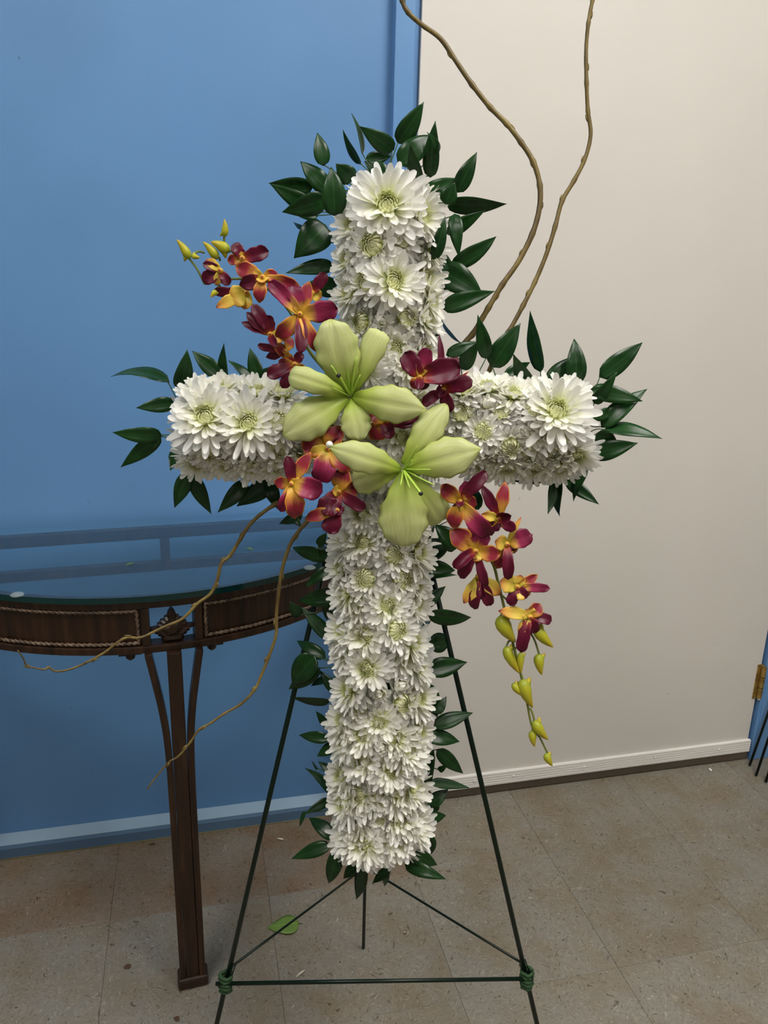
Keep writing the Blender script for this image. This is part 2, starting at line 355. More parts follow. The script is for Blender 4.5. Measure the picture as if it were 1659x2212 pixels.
for uu, vv in ((1109, 1677), (1262, 1652), (1415, 1632), (1555, 1609)):
    P = on_y(uu, vv, 1.529); P.z = .044; dome(P, .0042, .003).build('screw', M['kick'], strip)
for x, z in ((.62, .044), (.46, .044)): dome((x, 1.529, z), .0042, .003).build('screw', M['kick'], strip)
for uu, vv in ((1630, 1422), (1627, 1431), (1611, 1538), (1609, 1549), (1608, 1559), (1601, 1591)):
    P = on_y(uu, vv, 1.536); P.x = min(P.x, DR-.006); dome(P, .0018, .0012).build('rivet', M['kick'], door)
for hz in (.23, 1.02, 1.80):
    hg = G().box((1.3735, 1.5335, hz-.048), (1.3895, 1.5365, hz+.048)).build('hinge', M['brass'], door, smooth=False)
    for k in range(3):
        z = hz-.044+k*.030; G().tube([(1.3885, 1.5285, z), (1.3885, 1.5285, z+.028)], .0062, 12).build('knuckle', M['brass'], hg, smooth=False)
    dome((1.3885, 1.5285, hz-.046), .005, .006, V3((0, 0, -1))).build('pin_end', M['kick'], hg)
# ceiling lights (above the frame)
lm = M['lamp']; lm.use_nodes = True; b = lm.node_tree.nodes['Principled BSDF']
b.inputs['Emission Color'].default_value = (1, .965, .91, 1)
for i, (x, y, s) in enumerate(LAMPS):
    m = lm.copy(); m.node_tree.nodes['Principled BSDF'].inputs['Emission Strength'].default_value = s
    q = tag(empty('ceiling_light', (x, y, CEIL)), ['fluorescent ceiling troffer nearest the white door', 'fluorescent ceiling troffer over the left side of the room', 'fluorescent ceiling troffer over the right side of the room', 'fluorescent ceiling troffer at the back of the room'][i], 'ceiling light', 'ceiling lights')
    hx, hy = .3, .6; g = G()
    for a_, b_ in (((-hx-.03, -hy-.03), (hx+.03, -hy)), ((-hx-.03, hy), (hx+.03, hy+.03)), ((-hx-.03, -hy), (-hx, hy)), ((hx, -hy), (hx+.03, hy))):
        g.box((x+a_[0], y+a_[1], CEIL-.04), (x+b_[0], y+b_[1], CEIL))
    g.build('housing', M['metal'], q, smooth=False)
    G().box((x-hx, y-hy, CEIL-.03), (x+hx, y+hy, CEIL-.022)).build('diffuser', m, q, smooth=False)

# ================================================================== CONSOLE TABLE
TO = V3((-.045, 1.137, 0)); TRZ = .058
tab = tag(empty('console_table', TO, TRZ), 'dark wooden half-round console table with rope trim against the blue wall', 'table')
CX, CY, RR = -.018, .455, .455          # arc centre and outer radius in the table's own frame
ZB, ZT = .649, .735
YB = .372
def arcpt(a, r, z): return (CX+r*sin(a), CY-r*cos(a), z)
def arc_box(r0, r1, z0, z1, a0, a1, n=None):
    n = n or max(2, int(abs(a1-a0)*28)); g = G(); V = []; Fc = []
    for i in range(n+1):
        a = a0+(a1-a0)*i/n; V += [arcpt(a, r0, z0), arcpt(a, r1, z0), arcpt(a, r1, z1), arcpt(a, r0, z1)]
    for i in range(n):
        for k in range(4): Fc.append((i*4+k, i*4+(k+1) % 4, i*4+4+(k+1) % 4, i*4+4+k))
    Fc += [(0, 3, 2, 1), (n*4, n*4+1, n*4+2, n*4+3)]
    return g.add(V, Fc)
AE = 1.36                               # end angle of the arc
am = .052/RR; am0 = math.asin((0-CX)/RR)  # opening half angle, angle of the leg
def tb(g, name, m='wood', bevel=0, smooth=False, parent=None): return g.build(name, M[m], parent or tab, smooth=smooth, local=True, bevel=bevel)
tb(arc_box(RR-.028, RR-.002, ZT-.013, ZT, -AE, AE), 'top_rail', bevel=.001)
tb(arc_box(RR-.028, RR, ZB, ZB+.012, -AE, AE), 'bottom_rail', bevel=.002)
oh = .0335/RR; sw = .0115/RR
rope = lambda a, d: 1+.33*cos(2*a-d*760)
def rope_arc(a0, a1, z):
    n = int(abs(a1-a0)*RR/.0016); return G().tube([arcpt(a0+(a1-a0)*i/n, RR-.0045, z) for i in range(n+1)], .0026, 10, rope)
def rope_v(a, z0, z1):
    n = int((z1-z0)/.0016); return G().tube([arcpt(a, RR-.0045, z0+(z1-z0)*i/n) for i in range(n+1)], .0024, 10, rope)
side = .255/RR
for s in (-1, 1):
    A0 = am0+s*oh; A1 = am0+s*(oh+sw); A2 = am0+s*(oh+sw+.004/RR)
    ae = s*.80; ae2 = s*AE
    tb(arc_box(RR-.026, RR-.001, ZB+.012, ZT-.013, A0, A1, 2), 'stile', bevel=.001)
    tb(arc_box(RR-.022, RR-.008, ZB+.012, ZT-.013, A1, ae), 'panel')
    tb(arc_box(RR-.026, RR-.001, ZB+.012, ZT-.013, ae, ae+s*sw, 2), 'stile', bevel=.001)
    tb(arc_box(RR-.026, RR-.001, ZB+.012, ZT-.013, ae+s*(sw+2*oh), ae+s*(2*sw+2*oh), 2), 'stile', bevel=.001)
    tb(arc_box(RR-.022, RR-.008, ZB+.012, ZT-.013, ae+s*(2*sw+2*oh), ae2), 'panel')
    for z in (ZB+.0165, ZT-.0165): tb(rope_arc(A2, ae-s*.006, z), 'rope_moulding', 'rope', smooth=True)
    tb(rope_v(A2+s*.004, ZB+.0165, ZT-.0165), 'rope_moulding', 'rope', smooth=True)
    tb(rope_v(ae-s*.008, ZB+.0165, ZT-.0165), 'rope_moulding', 'rope', smooth=True)
# carved leaf ornament of a rosette outline
def ornament(a, name='carved_ornament'):
    half = [(0, .056), (.005, .049), (.007, .042), (.011, .041), (.012, .037), (.017, .036), (.018, .032), (.022, .030), (.0225, .026), (.033, .0245), (.0335, .0215), (.025, .0185), (.026, .0155), (.022, .0145), (.021, .011), (.016, .009), (.017, .004), (.013, 0)]
    pts = half+[(-x, z) for x, z in half[::-1] if x > 0]; k = len(pts)
    ctr = arcpt(a, RR-.011, 0); tx = V3((cos(a), sin(a), 0)); ny = V3((sin(a), -cos(a), 0)); P = V3(ctr); z0 = ZB+.0125
    g = G(); V = []
    for off, sc in ((-.006, 1), (.003, 1), (.007, .78), (.0055, .55), (.009, .28)):
        for x, z in pts: V.append(P+tx*(x*sc)+ny*off+V3((0, 0, z0+.023+(z-.023)*sc)))
    Fc = [(i*k+j, i*k+(j+1) % k, (i+1)*k+(j+1) % k, (i+1)*k+j) for i in range(4) for j in range(k)]+[tuple(range(k))[::-1], tuple(range(4*k, 5*k))]
    return tb(g.add(V, Fc), name)
for a in (am0, .80+sw+oh, -.80-sw-oh): ornament(a)
# drop finials under the bottom rail
for a in (am0-.145, am0+.135):
    P = V3(arcpt(a, RR-.014, ZB)); g = G().box((P.x-.017, P.y-.008, ZB-.004), (P.x+.017, P.y+.008, ZB+.001))
    g.tube([P, P-V3((0, 0, .006)), P-V3((0, 0, .011)), P-V3((0, 0, .014)), P-V3((0, 0, .016))], [.004, .0075, .007, .004, .001], 10); tb(g, 'drop_finial')
# back apron: two rails and a stile close to the wall
HX = .44
tb(G().box((CX-HX, YB-.018, ZT-.022), (CX+HX, YB, ZT)), 'back_top_rail', bevel=.001)
tb(G().box((CX-HX, YB-.018, ZB-.002), (CX+HX, YB, ZB+.016)), 'back_bottom_rail', bevel=.001)
tb(G().box((-.008, YB-.016, ZB+.016), (.010, YB-.002, ZT-.022)), 'back_stile')
for x in (CX-HX+.012, CX+HX-.012): tb(G().box((x-.012, YB-.016, ZB+.016), (x+.012, YB-.002, ZT-.022)), 'back_stile')
# legs: a straight bar between two bars that curve out under the apron
def leg(x, y, rot, name='leg'):
    lp = empty('leg', (x, y, 0)); lp.parent = tab; lp.rotation_euler.z = rot
    lo = lambda g, nm, bv=.0015: g.build(nm, M['wood'], lp, smooth=False, local=True, bevel=bv)
    lo(G().box((-.0109, -.011, .02), (.0109, .011, ZB+.001)), 'centre_bar')
    for s in (-1, 1):
        path = [(.0165, .018), (.0165, .20), (.0165, .34), (.0168, .44), (.0185, .50), (.0235, .555), (.031, .605), (.0385, ZB+.002)]
        P = catmull([V3((s*x_, 0, z_)) for x_, z_ in path], 4); V = []; Fc = []
        for i, p in enumerate(P):
            t_ = (P[min(i+1, len(P)-1)]-P[max(i-1, 0)]).normalized(); nx = V3((t_.z, 0, -t_.x)); w_ = .0052
            V += [p-nx*w_+V3((0, -.0125, 0)), p+nx*w_+V3((0, -.0125, 0)), p+nx*w_+V3((0, .0125, 0)), p-nx*w_+V3((0, .0125, 0))]
        m_ = len(P)
        for i in range(m_-1):
            for k in range(4): Fc.append((i*4+k, i*4+(k+1) % 4, i*4+4+(k+1) % 4, i*4+4+k))
        Fc += [(3, 2, 1, 0), tuple((m_-1)*4+k for k in range(4))]
        lo(G().add(V, Fc), 'curved_bar')
    lo(G().box((-.0262, -.017, 0), (.0262, .017, .022)), 'foot', .005)
leg(0, .002, 0); leg(CX+(RR-.01)*sin(1.21), CY-(RR-.01)*cos(1.21), 1.21); leg(CX-(RR-.01)*sin(1.21), CY-(RR-.01)*cos(1.21), -1.21)
# glass top, lying on the table
gt = tag(empty('glass_tabletop', TO+V3((0, 0, ZT)), TRZ), 'clear half-round glass top with green edge lying on the wooden console table', 'glass top')
pts = []
for i in range(61):
    a = -1.40+2.80*i/60; p = arcpt(a, RR+.006, 0)
    if p[1] <= .379: pts.append((p[0], p[1]))
pts = [(pts[0][0], .380)]+pts+[(pts[-1][0], .380)]; k = len(pts); z0, z1 = .001, .0105
V = [(x, y, z0) for x, y in pts]+[(x, y, z1) for x, y in pts]
G().add(V, [tuple(range(k))[::-1], tuple(range(k, 2*k)), (k-1, 0, k, 2*k-1)]).build('pane', M['glass'], gt, smooth=False, local=True)
G().add(V, [(i, i+1, i+1+k, i+k) for i in range(k-1)]).build('polished_edge', M['glass_edge'], gt, smooth=False, local=True)
def world_to_table(P): d = P-TO; c_, s_ = cos(-TRZ), sin(-TRZ); return V3((d.x*c_-d.y*s_, d.x*s_+d.y*c_, d.z))
for uu, vv in ((37, 1284), (669, 1226)):
    P = world_to_table(on_floor(uu, vv, ZT+.011)); P.z = z1; dome(P, .010, .003, V3((0, 0, 1))).build('bumper_pad', M['bumper'], gt, local=True)

# ================================================================== EASEL
LD = -.036
def leg_line(a, b): return C(*a, LD), C(*b, LD)
def to_z(a, b, z): t_ = (z-a.z)/(b.z-a.z); return a+(b-a)*t_
ea = C(815, 735, LD)
la, lb = leg_line((815, 719), (468, 2212)); ra_, rb_ = leg_line((815, 719), (1160, 2212))
lf, rf = to_z(la, lb, 0.0), to_z(ra_, rb_, 0.0)
rear = on_floor(785, 2050); rear.z = .003
easel = tag(empty('wire_easel', (lf+rf+rear)/3), 'dark green wire tripod easel carrying the flower cross', 'easel')
G().tube([lf, to_z(la, lb, .5), ea+(la-lb).normalized()*.0], .0036, 12).build('leg', M['wire'], easel)
G().tube([rf, to_z(ra_, rb_, .5), ea], .0036, 12).build('leg', M['wire'], easel)
G().tube([rear, rear+(ea-rear)*.5, ea-EN*.006], .0030, 12).build('rear_leg', M['wire'], easel)
cbl, cbr = C(466, 2125, LD+.006), C(1151, 2114, LD+.006)
G().tube([cbl, (cbl+cbr)/2, cbr], .0029, 12).build('crossbar', M['wire'], easel)
G().tube([C(690, 1172, LD+.006), C(960, 1166, LD+.006)], .0026, 10).build('crossbar', M['wire'], easel)
best = min((abs(project(rear+(ea-rear)*(i/400))[1]-1873), i) for i in range(400))[1]; hub = rear+(ea-rear)*(best/400)
for uu, vv in ((487, 2120), (1138, 2112)):
    a = C(uu, vv, LD+.002); k_ = C(uu+(16 if uu < 800 else -14), vv-34, LD-.004)
    G().tube([a, k_, k_+(hub-k_)*.5, hub], [.0019]*4, 8).build('brace', M['wire'], easel)
    g = G(); rr = random.Random(uu)
    for q in range(5):
        z_ = (q-2)*.0055; c_ = a+EU*(z_-.004)-EN*.001; P = []
        for i in range(13):
            t_ = 2*pi*i/12; P.append(c_+ER*(.0062+rr.uniform(0, .003))*cos(t_)+EN*(.0062+rr.uniform(0, .003))*sin(t_)+EU*(.004*i/12))
        g.tube(P, .0020+rr.uniform(0, .001), 6)
    g.build('wire_tie', M['tie'], easel)
    g = G()
    for q in range(3): g.tube([a+ER*(.004*q-.002), a+EU*(.022+.004*q)+ER*((.004*q)+(.008 if uu < 800 else -.012))], .0009, 6)
    g.build('tie_end', M['wire'], easel)
# ================================================================== FOAM CROSS
fc = tag(empty('foam_cross', C(830, 930, 0)), 'green floral foam cross under the white flowers on the easel', 'foam cross')
def foam(name, p0, p1, hw):
    a, b = C(*p0, -.002), C(*p1, -.002); ax = (b-a).normalized(); ac = ax.cross(EN).normalized(); V = []
    for q in (a, b):
        for s, t_ in ((-1, -1), (1, -1), (1, 1), (-1, 1)): V.append(q+ac*(s*hw)+EN*(t_*.026))
    G().add(V, [(0, 1, 2, 3), (7, 6, 5, 4), (0, 4, 5, 1), (1, 5, 6, 2), (2, 6, 7, 3), (3, 7, 4, 0)]).build(name, M['foam'], fc, smooth=False, bevel=.008)
foam('shaft', (841, 425), (820, 1830), .034); foam('arm', (410, 930), (1240, 930), .034)

# ================================================================== CHRYSANTHEMUMS
rg = random.Random(11)
def mpetal(g, phi, e, c, l, w, r0, z0, cup=.35, nt=6, tw=0):
    d = V3((cos(phi), sin(phi), 0)); sd = V3((-sin(phi), cos(phi), 0)); p = d*r0+V3((0, 0, z0)); rows = []; U = []
    TS = ((0, .42), (.25, .70), (.5, .94), (.70, 1.0), (.85, .93), (.95, .68), (1.0, .30)) if nt > 4 else ((0, .5), (.4, .85), (.7, 1.0), (.9, .8), (1.0, .35)); tp = 0
    for t, pr in TS:
        a = e+c*t; st = l*(t-tp); tp = t; am_ = e+c*(t-.5*st/max(l, 1e-6)); p = p+d*(cos(am_)*st)+V3((0, 0, sin(am_)*st)) 
        nrm = V3((-d.x*sin(a), -d.y*sin(a), cos(a))); hw = w/2*pr; row = []
        for j in range(4):
            s = (j-1.5)/1.5; row.append(p+sd*(s*hw)+nrm*(cup*hw*s*s+tw*s*hw*t)); U.append([t, (s+1)/2])
        rows.append(row)
    g.grid(rows, U)
def flower(kind, seed):
    q = random.Random(seed); o, i_, e_ = G(), G(), G()
    def ring(g, n, el, c, l, w, r0, z0, off=0, ju=.05):
        for k in range(n):
            mpetal(g, 2*pi*(k+off+q.uniform(-.25, .25))/n, radians(el+q.uniform(-10, 10)), radians(c+q.uniform(-22, 22)), l*q.uniform(.82, 1.1), w*q.uniform(.85, 1.15), r0, z0, q.uniform(.15, .6), tw=q.uniform(-.4, .4))
    if kind == 'A':      # open
        ring(o, 22, -14, 16, 1.0, .20, .07, .00); ring(o, 21, 6, 18, .95, .195, .07, .05, .5)
        ring(i_, 18, 22, 20, .84, .185, .07, .09); ring(i_, 15, 38, 18, .66, .165, .07, .12, .5)
        for k in range(46):
            r = .05+.20*math.sqrt(k/46); mpetal(e_, k*2.39996, radians(88-80*r), radians(38+120*(.26-r)), .22+.12*(r/.25), .085, r, .14-.12*r, .5, 4)
    elif kind == 'B':    # half open, wide green eye
        ring(o, 21, -14, 18, .98, .19, .07, .00); ring(o, 20, 10, 22, .88, .19, .07, .05, .5)
        ring(i_, 17, 34, 34, .68, .17, .08, .08)
        for k in range(54):
            r = .05+.27*math.sqrt(k/54); mpetal(e_, k*2.39996, radians(82-60*r), radians(60+150*(.32-r)), .26+.22*(r/.3), .10, r, .15-.14*r, .5, 5)
    else:                # bud
        ring(o, 14, 8, 40, .60, .20, .06, .00); ring(i_, 14, 38, 75, .66, .23, .08, .03, .5); ring(i_, 12, 52, 95, .62, .22, .07, .05)
        for k in range(16):
            r = .04+.12*math.sqrt(k/16); mpetal(e_, k*2.39996, radians(75), radians(100), .50, .16, r, .08, .5, 5)
    o.tube([V3((0, 0, -.55)), V3((0, 0, -.1)), V3((0, 0, .03))], [.05, .06, .14], 8)
    return [(nm, new_mesh(nm, g.V, g.F, (M[mm],), g.U)) for nm, g, mm in (('outer_petals', o, 'mum'), ('inner_petals', i_, 'mum_in'), ('eye', e_, 'mum_eye'))]
MUM = {k: [flower(k, 100+s*7+ord(k)) for s in range(3)] for k in 'ABC'}
ORD = ['topmost', 'second', 'third', 'fourth', 'fifth', 'sixth', 'seventh', 'eighth', 'ninth', 'tenth', 'eleventh', 'twelfth', 'thirteenth', 'fourteenth', 'fifteenth', 'sixteenth', 'seventeenth', 'eighteenth', 'nineteenth', 'twentieth', 'twenty-first', 'twenty-second', 'twenty-third', 'twenty-fourth', 'twenty-fifth']
def mum(u, v, R, kind, nrm, d, label, group):
    r = R*mpp(u, v, d); nz = nrm.normalized(); P = C(u, v, d)-nz*(r*.22)
    x = nz.orthogonal().normalized(); y = nz.cross(x); a = rg.uniform(0, 2*pi); x, y = x*cos(a)+y*sin(a), y*cos(a)-x*sin(a)
    root = empty('chrysanthemum'); root.matrix_world = Matrix(((x.x*r, y.x*r, nz.x*r, P.x), (x.y*r, y.y*r, nz.y*r, P.y), (x.z*r, y.z*r, nz.z*r, P.z), (0, 0, 0, 1)))
    tag(root, label, 'flower', group)
    for nm, me in rg.choice(MUM[kind]):
        c = link(nm, me, root); c['kind'] = 'stuff'
SEC = {'crossing': dict(ax=lambda u, v: 830, half=140, hor=False), 'upper shaft': dict(ax=lambda u, v: 838, half=112, hor=False), 'lower shaft': dict(ax=lambda u, v: 821, half=104, hor=False),
       'left arm': dict(ax=lambda u, v: 927, half=108, hor=True), 'right arm': dict(ax=lambda u, v: 928, half=112, hor=True)}
def place(sec, items, lift=.12):
    S = SEC[sec]; cls = {}
    for it in items:
        u, v, R, kind = it[:4]; o = ((v if S['hor'] else u)-S['ax'](u, v))/S['half']; o = max(-1.05, min(1.05, o))
        th = radians(72)*o; across = -EU if S['hor'] else ER
        nrm = EN*cos(th)+across*sin(th)+EU*lift+V3((rg.uniform(-.12, .12), rg.uniform(-.12, .12), rg.uniform(-.12, .12)))
        if len(it) > 4: nrm = EN*.45+{'l': -ER, 'r': ER, 'd': -EU, 'u': EU}[it[4]]*.9
        d = -.010 if len(it) > 4 else .004+.042*max(0, cos(th*1.15))+(.010 if R > 70 else rg.uniform(-.009, .006)); k = it[4] if len(it) > 4 else ('a' if o < -.55 else 'b' if o < 0 else 'c' if o < .55 else 'd2')
        cls.setdefault(k, []).append((u, v, R, kind, nrm, d))
    for k, L in cls.items():
        L.sort(key=lambda q: q[0] if S['hor'] else q[1])
        for i, (u, v, R, kind, nrm, d) in enumerate(L):
            first = {'left arm': 'outermost', 'right arm': 'innermost'}.get(sec, ORD[0]); wd_ = first if i == 0 else ORD[i]+(' from the left' if S['hor'] else ' from the top')
            where = {'a': ('along the top edge' if S['hor'] else 'along the left edge'), 'b': ('in the upper middle row' if S['hor'] else 'left of the middle'), 'c': ('in the lower middle row' if S['hor'] else 'right of the middle'),
                     'd2': ('along the bottom edge' if S['hor'] else 'along the right edge'), 'l': 'on the left end', 'r': 'on the right end', 'd': 'on the bottom end', 'u': 'on the top end'}[k]
            look = {'A': 'open white chrysanthemum', 'B': 'green-eyed white chrysanthemum', 'C': 'half-closed white chrysanthemum bud'}[kind]
            mum(u, v, R, kind, nrm, d, f'{look}, {wd_} {where} of the {sec}'.replace('half-closed white chrysanthemum bud', 'half-closed white chrysanthemum').replace('upper middle row', 'upper row').replace('lower middle row', 'lower row'), f'white chrysanthemums on the {sec}')
place('upper shaft', [(836, 440, 96, 'A'), (912, 464, 74, 'A'), (868, 518, 54, 'B'), (806, 530, 74, 'B'), (795, 607, 66, 'B'), (852, 606, 78, 'A'), (918, 600, 66, 'A'),
    (782, 697, 58, 'B'), (827, 694, 40, 'C'), (876, 688, 60, 'B'), (920, 690, 62, 'A'), (855, 755, 70, 'A'), (800, 768, 60, 'A'), (915, 758, 60, 'A'),
    (764, 485, 68, 'A'), (752, 560, 66, 'A'), (756, 632, 62, 'A'), (764, 705, 60, 'A'), (932, 535, 64, 'A'), (930, 650, 60, 'A'),
    (800, 412, 60, 'A', 'u'), (868, 408, 60, 'A', 'u'), (905, 425, 56, 'A', 'u')], .1)
low = [(783, 1169, 66, 'A'), (849, 1198, 62, 'B'), (791, 1249, 62, 'B'), (865, 1249, 64, 'B'), (767, 1302, 62, 'A'), (839, 1310, 62, 'A'), (788, 1373, 64, 'A'), (855, 1360, 62, 'B'), (820, 1413, 42, 'C'),
    (765, 1412, 58, 'A'), (873, 1418, 60, 'A'), (792, 1446, 62, 'A'), (862, 1480, 52, 'C'), (820, 1497, 44, 'C'), (778, 1520, 62, 'B'), (865, 1518, 60, 'B'), (820, 1560, 56, 'A'), (785, 1586, 62, 'A'), (853, 1594, 62, 'A'), (824, 1612, 40, 'C'),
    (782, 1644, 62, 'A'), (848, 1660, 66, 'A'), (882, 1622, 58, 'A'), (776, 1716, 66, 'A'), (864, 1714, 64, 'A'), (818, 1727, 46, 'B'), (818, 1766, 44, 'B'), (772, 1774, 64, 'A'), (864, 1768, 62, 'A'), (784, 1822, 62, 'A'), (858, 1812, 62, 'A'), (818, 1826, 54, 'A')]
rl = random.Random(5)
for i in range(11):
    v = 1160+i*64; low += [(745+rl.uniform(-6, 8), v+rl.uniform(-12, 12), 60+rl.uniform(-4, 5), 'A'), (898+rl.uniform(-8, 6), min(v+28, 1790)+rl.uniform(-12, 12), 60+rl.uniform(-4, 5), 'A')]
low += [(768, 1838, 54, 'A', 'd'), (818, 1848, 56, 'A', 'd'), (866, 1838, 54, 'A', 'd'), (845, 1120, 60, 'A'), (780, 1110, 58, 'A'), (900, 1130, 54, 'A')]
place('lower shaft', low, .22)
place('left arm', [(443, 898, 88, 'A'), (534, 912, 82, 'A'), (508, 850, 66, 'A'), (603, 912, 60, 'B'), (417, 977, 46, 'C'), (452, 976, 52, 'B'), (526, 974, 62, 'B'), (598, 968, 60, 'B'), (572, 940, 50, 'A'), (486, 948, 55, 'A'),
    (430, 848, 62, 'A'), (560, 848, 60, 'A'), (612, 850, 60, 'B'), (640, 900, 60, 'A'), (480, 840, 56, 'A'), (425, 1000, 58, 'A'), (482, 1000, 60, 'A'), (540, 1005, 60, 'A'), (595, 1005, 60, 'A'), (640, 990, 56, 'A'),
    (400, 890, 60, 'A', 'l'), (398, 955, 60, 'A', 'l'), (420, 920, 58, 'A', 'l')], .15)
place('right arm', [(1203, 885, 90, 'A'), (1213, 938, 56, 'B'), (1198, 973, 60, 'B'), (1142, 976, 56, 'B'), (1102, 962, 60, 'B'), (1128, 930, 46, 'C'), (1043, 932, 54, 'B'), (976, 932, 44, 'C'), (998, 893, 62, 'B'), (1115, 897, 42, 'C'), (1082, 893, 48, 'B'), (1154, 888, 50, 'B'),
    (1050, 874, 44, 'C'), (1052, 838, 66, 'A'), (1110, 852, 62, 'A'), (1160, 850, 62, 'A'), (1222, 850, 64, 'A'), (1000, 845, 58, 'A'), (1070, 985, 58, 'A'), (1165, 940, 52, 'A'), (1010, 970, 56, 'A'),
    (1040, 1000, 60, 'A'), (1095, 1008, 62, 'A'), (1150, 1010, 60, 'A'), (1205, 1008, 62, 'A'), (1245, 985, 58, 'A'),
    (1236, 880, 60, 'A', 'r'), (1240, 945, 62, 'A', 'r'), (1230, 910, 60, 'A', 'r')], .12)

place('crossing', [(760, 862, 66, 'A'), (705, 880, 64, 'A'), (790, 800, 62, 'A'), (890, 800, 60, 'A'), (900, 865, 62, 'A'), (850, 880, 62, 'A'), (870, 945, 62, 'A'), (765, 940, 64, 'A'), (940, 905, 60, 'A'), (940, 985, 62, 'A'), (850, 1020, 62, 'A'), (700, 955, 60, 'A'), (780, 1020, 62, 'A'), (905, 1060, 60, 'A'), (660, 900, 58, 'A'), (660, 960, 56, 'A')], .1)

# ================================================================== BLADES: leaves and petals
def blade(B, Tp, Nn, w, prof, nt=10, ns=5, bend=(0.25, -0.35), cup=.2, fold=0, wave=0, wk=9, ext=0, extcurl=0, ph=0, groove=0, ruf=0):
    """A strip from B to Tp facing Nn; its mid line follows an angle that runs from bend[0] to bend[1]; ext adds a rolled tip."""
    A = Tp-B; L = A.length; a = A/L; Nn = (Nn-a*Nn.dot(a)).normalized(); S = a.cross(Nn)
    p = [0., 0.]; C2 = [(0., 0., bend[0])]
    for i in range(nt):
        t = (i+.5)/nt; an = bend[0]+(bend[1]-bend[0])*t; p = [p[0]+cos(an)/nt, p[1]+sin(an)/nt]; C2.append((p[0], p[1], bend[0]+(bend[1]-bend[0])*((i+1)/nt)))
    rot = math.atan2(p[1], p[0]); sc = L/math.hypot(*p)
    ne = int(ext*nt)
    for i in range(ne):
        an = bend[1]+extcurl*(i+.5)/ne; p = [p[0]+cos(an)/nt, p[1]+sin(an)/nt]; C2.append((p[0], p[1], bend[1]+extcurl*(i+1)/ne))
    rows = []; U = []; tot = len(C2)-1
    for i, (x, y, an) in enumerate(C2):
        x, y = (x*cos(rot)+y*sin(rot))*sc, (-x*sin(rot)+y*cos(rot))*sc; an -= rot; t = i/tot
        P = B+a*x+Nn*y; nr = Nn*cos(an)-a*sin(an); hw = w/2*max(.012, prof(t)); row = []
        for j in range(ns):
            s = -1+2*j/(ns-1)
            row.append(P+S*(s*hw*(1-.25*abs(cup)*s*s)*(1+ruf*s*s*sin(wk*2.3*t+2*ph+(2 if s > 0 else 0))))+nr*(hw*(cup*s*s+fold*abs(s)-groove*math.exp(-(s/.16)**2))+wave*w*s*s*(sin(wk*t+ph+(1.3 if s > 0 else 0))+.5*sin(2.1*wk*t+ph*3+(2.6 if s > 0 else 0)))))
            U.append([t, (s+1)/2])
        rows.append(row)
    return G().grid(rows, U)
def p_leaf(t): return max(0, (t**.55)*(1-t)**1.12*2.80)
def p_round(t): return (t**.42)*math.sqrt(max(0, 1-((t-.0))**3.2))*1.0
def p_sepal(t): return (.35+.65*min(1, t/.45)**.8) if t < .5 else max(0, 1-((t-.5)/.5)**2.3)
def p_lily(t): return (.20+.80*sin(min(1, t/.58)*pi/2)**1.25) if t < .58 else max(.02, 1-((t-.58)/.42)**2.2)
CROP = {1: (560, 200, 2.9625), 2: (360, 450, 4.1475), 3: (220, 720, 3.318), 4: (560, 680, 3.318), 5: (900, 660, 3.072), 6: (880, 1000, 3.2526), 7: (600, 1100, 3.7705), 8: (600, 1500, 3.7705)}
def cp(c, x, y): a, b, s = CROP[c]; return a+x/s, b+y/s

